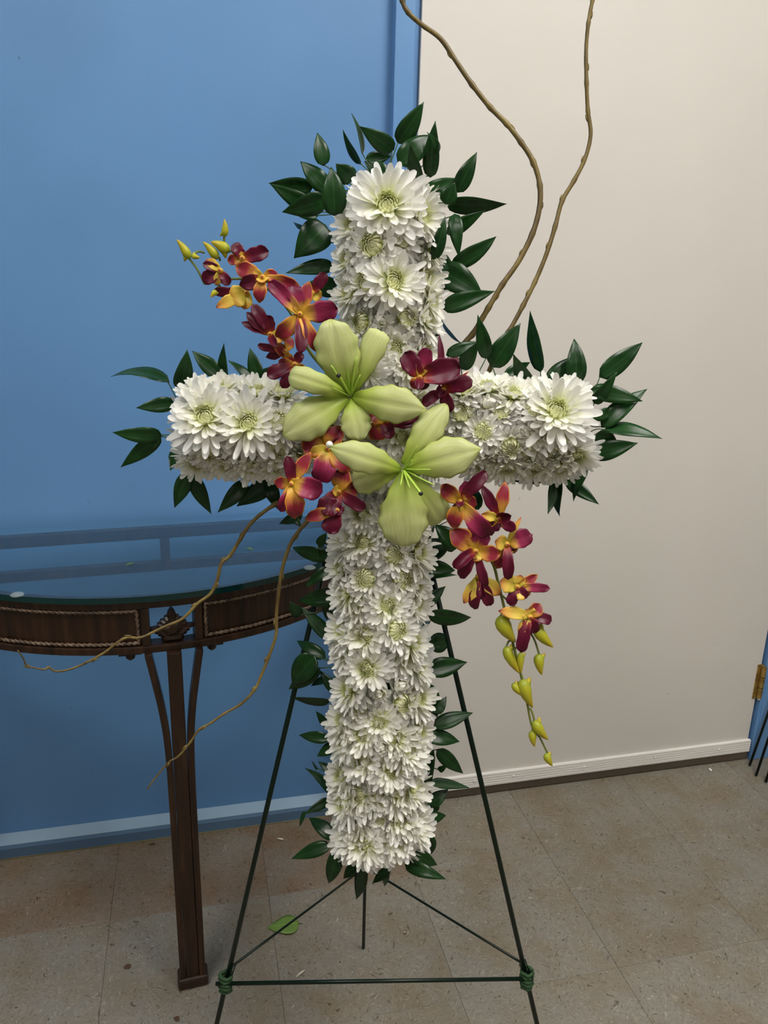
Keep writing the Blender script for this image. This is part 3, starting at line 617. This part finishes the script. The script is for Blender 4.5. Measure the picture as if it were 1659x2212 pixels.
# ------------------------------------------------------------------ ruscus
SPR = [
 (1, 'ruscus sprig rising upright above the top of the cross, crossing the blue frame', [(885, 325, 1052, 60, 120), (860, 370, 640, 215, 112), (680, 430, 845, 408, 78), (820, 530, 670, 440, 95)]),
 (1, 'ruscus sprig with two narrow leaves left of the cross top', [(660, 395, 590, 130, 30), (650, 460, 535, 235, 40)]),
 (1, 'dark ruscus sprig at the top right of the cross before the white door', [(888, 460, 1125, 275, 140), (1095, 545, 1128, 180, 100), (1020, 600, 965, 325, 88), (1140, 400, 1072, 252, 45)]),
 (1, 'ruscus sprig reaching far right from the upper shaft with a bright small leaf', [(1265, 640, 1393, 380, 100), (1050, 650, 1280, 548, 92), (1190, 715, 1250, 575, 98, .04), (1190, 705, 1585, 712, 92)]),
 (1, 'ruscus sprig with one leaf hanging, right of the upper shaft', [(1200, 905, 1445, 755, 88), (1250, 775, 1278, 1055, 84, .02)]),
 (1, 'ruscus sprig with a long upturned leaf right of the upper shaft', [(1225, 1110, 1518, 920, 98), (1115, 1070, 1190, 790, 75, .03), (1120, 1080, 1245, 1120, 120)]),
 (1, 'ruscus sprig with two broad leaves before the left willow branch', [(1150, 1130, 1440, 1310, 172), (1170, 1380, 1510, 1270, 112), (1165, 1300, 1200, 1140, 70)]),
 (1, 'ruscus sprig with three leaves left of the upper shaft top', [(410, 470, 372, 258, 98), (440, 635, 262, 440, 118), (345, 605, 60, 580, 108)]),
 (1, 'ruscus sprig with a broad front leaf beside the topmost flower', [(480, 790, 460, 475, 142, .035), (600, 560, 490, 455, 115), (430, 680, 145, 765, 132, .01), (380, 770, 65, 580, 110), (375, 790, 205, 765, 70)]),
 (1, 'ruscus sprig with a wide oval leaf left of the upper shaft', [(430, 850, 222, 1060, 192), (295, 865, 220, 825, 34), (480, 1110, 170, 1155, 92), (490, 1250, 280, 1230, 120)]),
 (1, 'ruscus sprig with thin curled blades right of the upper shaft base', [(1165, 1445, 1295, 1605, 22), (1110, 1545, 1195, 1530, 40)]),
 (3, 'ruscus sprig at the upper left tip of the left arm', [(485, 350, 65, 310, 88), (560, 395, 612, 115, 126), (585, 415, 705, 375, 74)]),
 (3, 'ruscus sprig standing above the middle of the left arm', [(850, 310, 645, 125, 112), (900, 380, 875, 70, 74), (1085, 350, 905, 195, 54)]),
 (3, 'ruscus sprig above the left arm beside the maroon orchids', [(1130, 350, 1060, 105, 102), (1160, 345, 1275, 230, 120)]),
 (3, 'single ruscus leaf pointing left behind the left arm end', [(520, 500, 245, 535, 104)]),
 (3, 'forked pair of ruscus leaves at the left arm end', [(430, 730, 75, 710, 112), (425, 730, 135, 960, 112), (545, 850, 490, 985, 95)]),
 (3, 'forked pair of ruscus leaves hanging under the left arm end', [(615, 1000, 520, 1250, 112), (640, 1005, 785, 1295, 106)]),
 (3, 'ruscus sprig under the left arm next to the lower left orchid', [(1040, 1060, 830, 1285, 112), (1225, 1060, 965, 1240, 132), (1190, 1070, 1265, 1265, 100)]),
 (3, 'small ruscus leaves below the lower left orchid bloom', [(1440, 1300, 1270, 1365, 74), (1370, 1300, 1430, 1390, 60)]),
 (5, 'ruscus sprig behind the maroon orchid at the foot of the willow branches', [(195, 330, 440, 245, 84), (290, 420, 410, 235, 98), (465, 355, 405, 60, 92)]),
 (5, 'ruscus sprig beside the shorter willow branch above the right arm', [(495, 410, 690, 115, 142), (750, 575, 640, 320, 112), (580, 470, 755, 375, 76)]),
 (5, 'single tall ruscus leaf standing on the right arm before the white door', [(825, 445, 752, 35, 102)]),
 (5, 'pair of ruscus leaves standing above the right arm end', [(865, 520, 1080, 330, 116), (1060, 520, 1045, 220, 122)]),
 (5, 'ruscus sprig with a large leaf at the upper right of the right arm', [(1210, 475, 1498, 245, 126), (1175, 650, 1330, 440, 74)]),
 (5, 'ruscus sprig pointing right from the right arm end', [(1150, 560, 1500, 635, 112), (1165, 740, 1340, 690, 78), (1225, 810, 1530, 555, 112)]),
 (5, 'ruscus sprig with the rightmost thin leaf tip beside the right arm', [(1245, 820, 1630, 885, 72), (1190, 850, 1340, 925, 112), (1160, 990, 1470, 912, 122)]),
 (5, 'flat ruscus leaf lying under the middle of the right arm', [(875, 1120, 640, 1165, 90)]),
 (5, 'hanging ruscus sprig under the right arm end', [(925, 1150, 870, 1385, 68), (955, 1150, 950, 1400, 70), (990, 1160, 1210, 1320, 84), (1130, 1060, 1040, 1300, 64), (1060, 1085, 1170, 1070, 44)]),
 (6, 'dark ruscus leaves behind the lower right lily petal', [(350, 600, 190, 430, 140), (130, 670, 305, 575, 96), (500, 330, 470, 170, 90), (90, 560, 170, 330, 110)]),
 (6, 'ruscus sprig right of the shaft below the lilies', [(130, 740, 335, 755, 112), (170, 805, 350, 790, 44)]),
 (6, 'ruscus sprig with a long curved leaf crossing the right easel leg', [(100, 1010, 270, 865, 92), (140, 1060, 450, 1085, 102), (120, 1170, 170, 1110, 44)]),
 (6, 'ruscus sprig with two broad leaves against the right easel leg', [(150, 1270, 295, 1250, 132), (140, 1460, 420, 1400, 134)]),
 (6, 'ruscus sprig close to the shaft beside the right easel leg', [(130, 1540, 210, 1790, 132), (205, 1765, 275, 1640, 64)]),
 (7, 'ruscus sprig left of the shaft over the glass table top', [(440, 390, 120, 310, 112), (330, 300, 400, 190, 74), (330, 300, 318, 450, 26)]),
 (7, 'ruscus sprig left of the shaft before the table apron', [(450, 470, 220, 635, 94), (515, 690, 160, 745, 142), (180, 870, 95, 750, 92), (430, 1060, 185, 790, 112), (450, 690, 400, 900, 112)]),
 (7, 'dense ruscus sprig left of the shaft covering the left easel leg', [(390, 1210, 155, 1070, 102), (310, 1190, 120, 1430, 192), (345, 1290, 90, 1465, 122), (480, 1490, 340, 1310, 84), (440, 1380, 270, 1440, 64)]),
 (7, 'thin curled ruscus leaf left of the shaft by the left easel leg', [(430, 1555, 95, 1525, 52)]),
 (8, 'small ruscus sprig left of the lower shaft below the thin curled leaf', [(385, 245, 310, 135, 58), (450, 170, 380, 290, 92), (425, 360, 170, 330, 92), (475, 410, 320, 505, 94)]),
 (8, 'ruscus sprig with curled leaves left of the shaft above the baseboard', [(490, 670, 330, 545, 74), (325, 605, 275, 540, 24), (445, 820, 220, 600, 74)]),
 (8, 'drooping ruscus leaf left of the shaft before the blue baseboard', [(430, 850, 215, 975, 74), (230, 955, 180, 1080, 32)]),
 (8, 'ruscus sprig with three leaves at the lower left of the shaft', [(475, 1180, 255, 1005, 114), (430, 1225, 110, 1340, 112), (500, 1250, 415, 1540, 122)]),
 (8, 'ruscus sprig hanging from the bottom tip of the shaft', [(660, 1370, 535, 1500, 94), (720, 1410, 640, 1670, 114), (870, 1400, 870, 1565, 64), (920, 1410, 770, 1540, 74)]),
 (8, 'pair of ruscus leaves at the lower right of the shaft bottom', [(1035, 1385, 1370, 1505, 104), (1080, 1290, 1300, 1390, 114), (1210, 1130, 1255, 1300, 124)]),
 (8, 'ruscus sprig right of the shaft low over the floor', [(1190, 1010, 1370, 985, 94), (1240, 900, 1390, 770, 104), (1290, 960, 1230, 780, 84)]),
 (8, 'ruscus sprig right of the shaft over the white sweep strip', [(1240, 730, 1560, 762, 84), (1270, 450, 1255, 800, 98), (1295, 445, 1510, 645, 112), (1240, 430, 1185, 590, 58), (1310, 620, 1385, 570, 48)]),
 (8, 'ruscus sprig with two big leaves crossing the lower right easel leg', [(1270, 260, 1590, 150, 122), (1210, 340, 1480, 385, 122)]),
]
rr = random.Random(3)
def nearest_axis(u, v):
    cu = min(max(u, 400), 1250); cands = [(cu, 928), (832, min(max(v, 420), 1830))]
    return min(cands, key=lambda q: (q[0]-u)**2+(q[1]-v)**2)
for c, label, leaves in SPR:
    s = CROP[c][2]; bases = [cp(c, l[0], l[1]) for l in leaves]
    mu, mv = sum(b[0] for b in bases)/len(bases), sum(b[1] for b in bases)/len(bases); au, av = nearest_axis(mu, mv)
    nu, nv = mu+(au-mu)*.55, mv+(av-mv)*.55; low_ = mv > 1150
    node = C(nu, nv, -.012); root = tag(empty('ruscus_sprig', C(au, av, -.012)), label, 'foliage', 'ruscus sprigs around the cross')
    g = G(); g.tube([C(au, av, -.012), node], .0013, 6)
    for l in leaves:
        b, tp = cp(c, l[0], l[1]), cp(c, l[2], l[3]); wpx = l[4]/s
        db = l[5] if len(l) > 5 else -.012+rr.uniform(-.008, .008); dt = (l[5]+.005 if len(l) > 5 else rr.uniform(-.045, .0) if low_ else rr.uniform(-.03, .02))
        Bp, Tp = C(*b, db), C(*tp, dt); L = (Tp-Bp).length; w = wpx*mpp(*b)*1.12
        view = -ray((b[0]+tp[0])/2, (b[1]+tp[1])/2).normalized(); a = (Tp-Bp).normalized(); S = a.cross(view).normalized()
        full = max(w, .33*L); roll = math.acos(min(1, w/full))*rr.choice((-1, 1))+rr.uniform(-.22, .22)
        nrm = view*cos(roll)+S*sin(roll)
        bd = rr.uniform(.05, .5); o = blade(Bp, Tp, nrm, full, p_leaf, 12, 5, (bd, -bd*rr.uniform(.6, 1.3)), .0, rr.uniform(.12, .32), .015, 7, ph=rr.uniform(0, 6)).build('leaf', M['leaf'], root, origin=Bp, solid=.0004)
        mid = (node+Bp)/2+EN*rr.uniform(-.004, .004)+EU*rr.uniform(-.004, .004); g.tube(catmull([node, mid, Bp+a*.002], 3), .00075, 5)
    g.build('stem', M['stem'], root)

# ------------------------------------------------------------------ willow
def willow(label, px, d0, d1, r0, r1, seed):
    q = random.Random(seed); n_ = len(px); P = []
    for i, (u, v) in enumerate(px):
        t = i/(n_-1); P.append(C(u, v, d0+(d1-d0)*t+(.006*sin(5*t+seed) if i else 0)))
    Q = catmull(P, 5); m_ = len(Q); R = []
    for i in range(m_):
        t = i/(m_-1); kn = 1+(.22 if i % 5 == 0 and q.random() < .55 else 0)+q.uniform(-.05, .05); R.append((r0+(r1-r0)*t)*kn)
    root = tag(empty('willow_branch', P[0]), label, 'branch', 'curly willow branches')
    G().tube(Q, R, 10).build('bark', M['willow'], root)
    for i in range(4, m_-3, 9):
        if q.random() < .8:
            tdir = (Q[i+1]-Q[i]).normalized(); sd = tdir.cross(EN).normalized()*q.choice((-1, 1)); b = Q[i]+sd*R[i]*.7
            G().tube([b, b+tdir*.004+sd*.0012, b+tdir*.008+sd*.0015], [.0016, .0013, .0004], 6).build('node_bud', M['willow'], root)
willow('thick curly willow branch arching over the blue door frame above the cross', [(955, 815), (978, 775), (1000, 745), (1025, 715), (1055, 665), (1085, 615), (1120, 565), (1150, 505), (1165, 450), (1166, 400), (1152, 350), (1126, 308), (1095, 268), (1060, 233), (1020, 183), (985, 132), (952, 84), (912, 54), (882, 27), (870, 0), (878, -45), (905, -90), (890, -150)], -.032, -.05, .0036, .0028, 1)
willow('slender curly willow branch rising alone before the white door', [(1045, 830), (1066, 780), (1085, 745), (1102, 712), (1130, 660), (1155, 610), (1180, 550), (1199, 490), (1214, 435), (1240, 390), (1264, 342), (1276, 290), (1270, 240), (1267, 180), (1266, 110), (1271, 50), (1280, 0), (1290, -50), (1282, -110)], -.034, -.05, .0031, .0022, 2)
willow('curly willow branch reaching left across the table apron', [(650, 1060), (590, 1092), (545, 1127), (519, 1165), (497, 1200), (478, 1217), (470, 1250), (455, 1282), (425, 1305), (395, 1336), (350, 1356), (305, 1377), (268, 1379), (225, 1410), (185, 1432), (150, 1446), (120, 1450), (105, 1441), (94, 1446), (60, 1438), (50, 1422), (38, 1405)], .0, .09, .0026, .0008, 3)
willow('curly willow branch drooping across the table leg', [(715, 1075), (690, 1100), (660, 1130), (630, 1170), (612, 1220), (603, 1270), (597, 1330), (596, 1372), (580, 1420), (564, 1460), (550, 1490), (520, 1521), (485, 1541), (455, 1562), (430, 1576), (410, 1605), (385, 1634), (365, 1646), (340, 1675), (318, 1704)], .0, .07, .0029, .0009, 4)

# ------------------------------------------------------------------ lilies
def lily(label, ctr, dc, petals, fils, pist, seed):
    q = random.Random(seed); c = cp(4, *ctr); P0 = C(*c, dc-.012); root = tag(empty('lily', P0), label, 'flower', 'lime green lilies')
    for (x, y, w, dt, bend, ext, curl, bx, by) in petals:
        b = cp(4, bx, by); tp = cp(4, x, y); Bp, Tp = C(*b, dc-.008), C(*tp, dt); w_ = w/3.318*mpp(*tp, dt)
        view = -ray(*tp).normalized()
        blade(Bp, Tp, view+V3((q.uniform(-.1, .1), 0, q.uniform(-.1, .1))), w_, p_lily, 32, 15, bend, -.30, .0, .030, 13, ext, curl, q.uniform(0, 6), .07, .05).build('petal', M['lily'], root, solid=.0009)
    for x, y in fils:
        e = cp(4, x, y); E_ = C(*e, dc+.018); mid = (P0*.55+E_*.45)+EN*.006; tip = E_-EN*.001
        G().tube(catmull([P0, mid, tip], 5), [.0011]*10+[.0006], 6).build('stamen', M['lily_stamen'], root)
    e = cp(4, *pist); E_ = C(*e, dc+.024); pi_ = G().tube(catmull([P0, (P0+E_)/2+EN*.005, E_], 5), .0017, 8).build('pistil', M['lily_stamen'], root)
    ax = (E_-P0).normalized(); dome(E_-ax*.001, .0028, .003, ax).build('stigma', M['lily_anther'], pi_)
lily('upper lime green lily at the crossing of the cross', (655, 585), .072, [
    (850, 150, 200, .080, (.55, -.25), .50, -4.2, 672, 565), (520, 95, 350, .094, (.60, -.30), .22, -1.6, 640, 570), (262, 440, 185, .090, (.85, -.75), .50, -2.6, 630, 572),
    (190, 850, 310, .076, (.65, -.60), .10, -1.0, 635, 590), (712, 880, 235, .076, (.65, -.45), .18, -1.6, 660, 600), (1195, 680, 285, .080, (.75, -.75), .0, 0, 665, 585)],
    [(515, 362), (620, 285), (700, 300), (725, 430), (520, 522)], (568, 434), 1)
lily('lower lime green lily hanging over the shaft', (1030, 1105), .082, [
    (1330, 660, 230, .072, (.5, -.4), .12, -1.2, 1030, 1070), (690, 1190, 240, .070, (.6, -.5), .35, -1.8, 1000, 1115), (1310, 1470, 220, .060, (.6, -.5), .42, -3.6, 1060, 1130), (505, 950, 235, .094, (.80, -.80), .0, 0, 1015, 1110),
    (1590, 960, 310, .090, (.65, -.45), .0, 0, 1045, 1100), (1040, 1640, 380, .078, (.60, -.45), .16, -1.6, 1025, 1125)],
    [(1135, 940), (1095, 1040), (1230, 1110), (1012, 1228), (1080, 1250), (1255, 1222)], (1160, 1283), 2)

# ------------------------------------------------------------------ orchids
PM = {'p': ('petal', 'orchid', p_round), 'd': ('petal', 'orchid_dark', p_round), 's': ('sepal', 'orchid_sepal', p_sepal), 'y': ('sepal', 'orchid_yellow', p_sepal), 'l': ('lip', 'orchid_dark', p_round), 'b': ('sepal', 'orchid_dark', p_sepal)}
def bloom(parent, c, ctr, d, petals, seed, label=None, group=None):
    q = random.Random(seed); cu, cv = cp(c, *ctr); P = C(cu, cv, d)
    cg = G(); cg.tube([P-EN*.010, P-EN*.004, P+EN*.002, P+EN*.0045, P+EN*.0055], [.0022, .0036, .0034, .0022, .0008], 8)
    if parent is None:
        root = tag(empty('orchid_bloom', P), label, 'flower', group); cg.build('column', M['orchid_yellow'], root, origin=P); par = root
    else: par = cg.build('bloom', M['orchid_yellow'], parent, origin=P)
    for (x, y, w, k) in petals:
        tp = cp(c, x, y); nm, mm, prof = PM[k]; A = V3((tp[0]-cu, tp[1]-cv, 0)); Lp = A.length
        dt = d+{'l': .014, 'p': .004, 'd': .004, 's': -.004, 'y': .002, 'b': -.003}[k]+q.uniform(-.004, .005)
        Tp = C(*tp, dt); Bp = P+(Tp-P)*.04-EN*.001; w_ = w/CROP[c][2]*mpp(*tp, d)
        view = -ray(*tp).normalized(); S = (Tp-Bp).normalized().cross(view)
        nr = view+S*q.uniform(-.25, .25); b0 = q.uniform(.3, .75)
        blade(Bp, Tp, nr, w_*1.05, prof, 14, 9, (b0, -b0*q.uniform(.5, 1.1)), q.uniform(.05, .28)*(3.0 if k == 'l' else 1), q.uniform(-.05, .15), .05, 8, ph=q.uniform(0, 6), groove=.05, ruf=.05).build(nm, M[mm], par, origin=Bp if parent is not None else None, solid=.0006)
    return par
def bud(parent, c, base, tip, w, d, stem_from=None):
    b, tp = cp(c, *base), cp(c, *tip); Bp, Tp = C(*b, d), C(*tp, d+.004); a = Tp-Bp; L = a.length; an = a/L; r = w/CROP[c][2]*mpp(*b, d)*.43
    sd = an.cross(EN).normalized(); pr = [(0, .25), (.06, .62), (.18, .95), (.36, 1.0), (.58, .78), (.78, .50), (.92, .26), (1.0, .05)]
    P = [Bp+an*(L*t)+sd*(r*.25*sin(pi*t)) for t, _ in pr]
    g = G().tube(P, [r*k for _, k in pr], 10)
    sp = Bp+an*(L*.12)-sd*(r*.7); g.tube([Bp+an*(L*.25)-sd*r*.2, sp, sp-an*(L*.10)-sd*(r*.45)], [r*.55, r*.45, r*.12], 8)
    o = g.build('bud', M['bud'], parent, origin=Bp)
    if stem_from:
        s_ = cp(c, *stem_from); Sp = C(*s_, d-.004); mid = (Sp+Bp)/2+EU*.003
        G().tube(catmull([Sp, mid, Bp+an*.001], 4), .0013, 7).build('pedicel', M['orchid_stem'], o, origin=Bp)
def spray(label, c, path, ds):
    P = [C(*cp(c, x, y), d) for (x, y), d in zip(path, ds)]
    root = tag(empty('orchid_spray', P[0]), label, 'flower', 'dendrobium orchid sprays')
    Q = catmull(P, 5); m_ = len(Q); G().tube(Q, [.0022-.0010*i/(m_-1) for i in range(m_)], 8).build('stem', M['orchid_stem'], root)
    return root
s1 = spray('upper left maroon and yellow orchid spray with lime buds', 2, [(1420, 1450), (1260, 1250), (1120, 950), (930, 740), (720, 640), (520, 640), (340, 680)], [.03, .045, .05, .05, .052, .055, .058])
bloom(s1, 2, (680, 450), .062, [(600, 315, 150, 'd'), (915, 385, 190, 'd'), (545, 470, 100, 's'), (690, 520, 110, 's'), (680, 380, 60, 'y')], 1)
bloom(s1, 2, (480, 560), .058, [(325, 495, 120, 'd'), (320, 650, 170, 'd'), (350, 460, 90, 'y'), (560, 690, 130, 'd'), (440, 690, 90, 'y')], 2)
bloom(s1, 2, (860, 620), .068, [(620, 520, 160, 's'), (650, 690, 140, 'b'), (1000, 590, 110, 's'), (1190, 690, 130, 's'), (830, 850, 120, 's'), (860, 670, 110, 'y'), (770, 545, 70, 'y')], 3)
bloom(s1, 2, (720, 760), .056, [(420, 740, 130, 'd'), (440, 890, 110, 'y'), (690, 905, 150, 'y'), (560, 820, 190, 'y')], 4)
bloom(s1, 2, (1195, 950), .075, [(920, 660, 190, 'p'), (1125, 690, 210, 'p'), (1275, 655, 130, 's'), (1530, 900, 260, 'p'), (975, 1160, 150, 's'), (1340, 1290, 120, 's'), (1200, 1300, 170, 'l')], 5)
bloom(s1, 2, (930, 1130), .066, [(770, 860, 150, 'd'), (715, 930, 110, 'b'), (890, 960, 170, 'd'), (670, 1020, 90, 'b'), (1050, 1340, 80, 's'), (1060, 1180, 120, 'y'), (985, 1240, 110, 'l')], 6)
bloom(s1, 2, (1060, 1280), .060, [(815, 1225, 100, 'd'), (890, 1335, 80, 'b'), (990, 1230, 120, 'd'), (1120, 1160, 100, 's'), (1120, 1400, 90, 's')], 7)
bloom(s1, 2, (1150, 1400), .064, [(900, 1500, 180, 'd'), (1040, 1610, 150, 'd'), (1210, 1290, 120, 'd'), (1000, 1370, 90, 's'), (1230, 1470, 110, 's')], 8)
bloom(s1, 2, (1300, 760), .040, [(1430, 580, 150, 'd'), (1390, 800, 110, 'y')], 9)
for b_, t_, w, sf in (((205, 455), (90, 280), 95, (340, 680)), ((230, 420), (298, 440), 60, (340, 400)), ((455, 455), (325, 300), 95, (480, 470)), ((560, 395), (395, 300), 120, (610, 420)), ((515, 255), (517, 95), 75, (515, 320)), ((450, 740), (395, 800), 60, (480, 700))):
    bud(s1, 2, b_, t_, w, .058, sf)
s2 = spray('lower right hanging orchid spray with a tail of lime buds', 6, [(250, 200), (330, 420), (480, 650), (590, 690), (640, 850), (690, 1060), (750, 1300), (800, 1500), (840, 1680), (875, 1850), (930, 1930), (985, 2040)], [.03, .04, .045, .045, .046, .048, .048, .048, .048, .048, .048, .048])
G().tube(catmull([C(*cp(6, *q), .046) for q in ((665, 930), (740, 1000), (800, 1050), (830, 1120), (872, 1200))], 4), .0012, 7).build('side_stem', M['orchid_stem'], s2)
bloom(s2, 6, (370, 270), .068, [(555, 60, 130, 'd'), (440, 130, 130, 'p'), (245, 150, 120, 's'), (490, 290, 110, 's'), (320, 460, 120, 's'), (590, 510, 180, 'p'), (310, 350, 50, 'b'), (360, 200, 70, 's'), (370, 310, 80, 'l')], 11)
bloom(s2, 6, (640, 390), .062, [(690, 130, 90, 's'), (520, 150, 80, 'b'), (520, 410, 120, 's'), (730, 370, 140, 'l'), (760, 470, 110, 'p'), (610, 480, 100, 'd'), (520, 360, 70, 'y')], 12)
bloom(s2, 6, (480, 620), .064, [(300, 470, 150, 's'), (540, 470, 170, 'p'), (430, 450, 90, 's'), (650, 640, 120, 's'), (450, 690, 120, 'y'), (330, 740, 130, 'l'), (370, 810, 120, 'd'), (555, 870, 90, 'd')], 13)
bloom(s2, 6, (700, 570), .058, [(870, 500, 180, 'p'), (800, 380, 40, 'y'), (615, 550, 110, 'y'), (625, 740, 120, 's'), (710, 820, 110, 'd'), (770, 620, 90, 'd'), (780, 590, 110, 'y')], 14)
bloom(s2, 6, (500, 800), .052, [(395, 985, 100, 'y'), (470, 1030, 110, 'd'), (580, 1000, 120, 'd'), (655, 930, 100, 'y'), (525, 960, 100, 'd')], 15)
bloom(s2, 6, (770, 870), .056, [(650, 830, 130, 'y'), (860, 930, 150, 'y'), (915, 785, 70, 's'), (1000, 880, 90, 'p'), (720, 1000, 110, 'd'), (840, 950, 110, 'd'), (800, 790, 90, 'y')], 16)
bloom(s2, 6, (860, 1080), .054, [(935, 990, 100, 's'), (1015, 1110, 110, 'd'), (800, 1330, 120, 'd'), (900, 1190, 120, 'd'), (780, 1200, 70, 'y'), (640, 1040, 90, 'y'), (830, 1030, 110, 'y')], 17)
for b_, t_, w, sf in (((650, 1075), (760, 1260), 130, (690, 1040)), ((690, 1290), (790, 1480), 90, (730, 1250)), ((800, 1330), (800, 1480), 60, (760, 1300)), ((900, 1150), (1025, 1295), 100, (800, 1050)), ((925, 1340), (945, 1490), 85, (868, 1200)), ((810, 1520), (880, 1720), 110, (790, 1480)), ((740, 1550), (820, 1640), 60, (800, 1560)), ((890, 1810), (990, 1945), 90, (860, 1720)), ((880, 1880), (895, 1995), 65, (868, 1830)), ((975, 2040), (1020, 2130), 65, None)):
    bud(s2, 6, b_, t_, w, .05, sf)
GO = 'loose orchid blooms around the lilies'
bloom(None, 4, (1150, 450), .070, [(1040, 275, 190, 'd'), (1205, 235, 150, 'p'), (1440, 380, 260, 'd'), (1090, 520, 90, 's'), (1200, 530, 110, 'd'), (1140, 540, 100, 'l')], 21, 'maroon orchid bloom right of the upper lily, uppermost of its pair', GO)
bloom(None, 4, (1320, 540), .062, [(1530, 470, 160, 'd'), (1370, 695, 130, 'd'), (1170, 650, 120, 'd'), (1285, 590, 120, 'l'), (1290, 140, 50, 'b'), (1420, 300, 110, 'd'), (1500, 405, 30, 's')], 22, 'maroon orchid bloom above the right arm, lower of its pair', GO)
bloom(None, 4, (910, 765), .058, [(790, 690, 140, 's'), (1110, 770, 140, 'd'), (800, 890, 140, 's'), (940, 890, 140, 'l'), (1190, 690, 110, 'b'), (930, 690, 110, 's')], 23, 'maroon orchid bloom wedged between the two lilies', GO)
bloom(None, 4, (490, 960), .062, [(300, 920, 170, 's'), (580, 800, 150, 's'), (430, 1200, 230, 'p'), (650, 1130, 130, 's'), (360, 1010, 110, 'y'), (600, 900, 110, 'd')], 24, 'orchid bloom below the upper lily holding a pearl pin', GO)
bloom(None, 4, (230, 1210), .078, [(200, 1015, 120, 'd'), (370, 985, 100, 's'), (455, 1270, 220, 'p'), (255, 1465, 140, 's'), (150, 1410, 120, 'p'), (105, 1195, 90, 's'), (225, 1160, 60, 'y')], 25, 'front magenta orchid bloom at the lower left below the left arm', GO)
bloom(None, 4, (570, 1270), .062, [(610, 1090, 140, 's'), (720, 1230, 110, 's'), (460, 1440, 220, 'd'), (760, 1390, 130, 'd'), (590, 1330, 120, 'd'), (520, 1260, 80, 'y')], 26, 'dark orchid bloom at the shaft top left of the lower lily', GO)
bloom(None, 4, (560, 1400), .070, [(325, 1465, 90, 's'), (500, 1565, 190, 'd'), (600, 1420, 110, 'd'), (450, 1360, 200, 'd')], 27, 'maroon orchid bloom with an orange sepal pointing left over the willow base', GO)
# pearl pin
pp = C(*cp(4, 503, 930), .078); pn = tag(empty('pearl_pin', pp), 'white pearl-headed pin stuck in the orchid below the upper lily', 'pin')
g = G(); R_ = .0043
for i in range(9):
    la_ = -pi/2+pi*i/8; g.V += [pp+ER*(R_*cos(la_)*cos(2*pi*k/12))+EU*(R_*cos(la_)*sin(2*pi*k/12))+EN*(R_*sin(la_)) for k in range(12)]; g.U += [[0, 0]]*12
g.F = [(i*12+k, i*12+(k+1) % 12, (i+1)*12+(k+1) % 12, (i+1)*12+k) for i in range(8) for k in range(12)]
g.build('head', M['pearl'], pn); G().tube([pp-EN*.003, pp-EN*.035+ER*.006], .0005, 6).build('shank', M['metal'], pn)

# ================================================================== SMALL THINGS ON FLOOR, TABLE AND AT THE RIGHT EDGE
def flat_leaf(name, b, tp, w, z, m, label, cat, arch=.25, prof=p_leaf, wpx=True, thing=True):
    B, Tp = on_floor(*b, z), on_floor(*tp, z); B.z = Tp.z = z+.0012; L = (Tp-B).length; root = tag(empty(name, B), label, cat)
    blade(B, Tp, V3((0, 0, 1)), w, prof, 10, 7, (arch, -arch), -.08, .04, .02, 6).build('blade', M[m], root, solid=.0005)
    if thing: G().tube([B, B+(B-Tp)*.12], .0007, 5).build('stalk', M['stem'], root)
flat_leaf('fallen_leaf', (646, 1996), (578, 2006), .050, .0005, 'leaf_pale', 'pale green leaf lying on the floor under the easel', 'leaf', .2)
flat_leaf('leaf_scrap', (273, 1222), (290, 1217), .005, ZT+.0108, 'leaf_pale', 'tiny green leaf scrap on the glass left of centre', 'scrap', .3, p_sepal, thing=False)
flat_leaf('leaf_scrap', (533, 1185), (547, 1189), .005, ZT+.0108, 'leaf_pale', 'tiny green leaf scrap on the glass near the willow branch', 'scrap', .3, p_sepal, thing=False)
flat_leaf('leaf_scrap', (322, 1826), (336, 1823), .006, .0005, 'scrap', 'tiny brown scrap on the floor left of the table leg', 'scrap', .3, p_sepal, thing=False)
flat_leaf('petal_scrap', (599, 1812), (613, 1815), .006, .0005, 'petal_scrap', 'tiny yellowish scrap on the floor by the baseboard', 'scrap', .3, p_sepal, thing=False)
flat_leaf('leaf_scrap', (268, 2092), (284, 2086), .010, .0005, 'scrap', 'dark scrap on the floor left of the table foot', 'scrap', .3, p_sepal, thing=False)
flat_leaf('leaf_scrap', (376, 2200), (388, 2204), .009, .0005, 'scrap', 'dark scrap on the floor below the table foot', 'scrap', .3, p_sepal, thing=False)
flat_leaf('leaf_scrap', (640, 2112), (660, 2096), .004, .0005, 'petal_scrap', 'dry tan scrap on the floor above the easel crossbar', 'scrap', .3, p_sepal, thing=False)
flat_leaf('petal_scrap', (1531, 1660), (1537, 1667), .008, .0005, 'kick', 'white petal scrap on the floor near the door hinge corner', 'scrap', .3, p_sepal, thing=False)
# folded easel leaning at the right edge
b1, b2, b3 = on_floor(1619, 1655), on_floor(1633, 1677), on_floor(1654, 1691)
top = V3((b1.x+.19, 1.50, 1.10)); fe = tag(empty('folded_wire_easel', (b1+b2+b3)/3), 'second green wire easel leaning folded beside the door hinge', 'easel')
for b_, o_ in ((b1, -.004), (b2, 0), (b3, .004)):
    b_.z = .003; G().tube([b_, (b_+top)/2, top+V3((o_, -.006, 0))], .0034, 10).build('leg', M['wire'], fe)
q1 = b1+(top-b1)*.45; q3 = b3+(top-b3)*.45; G().tube([q1+(q1-q3)*.15, q3+(q3-q1)*.15], .0026, 8).build('crossbar', M['wire'], fe)
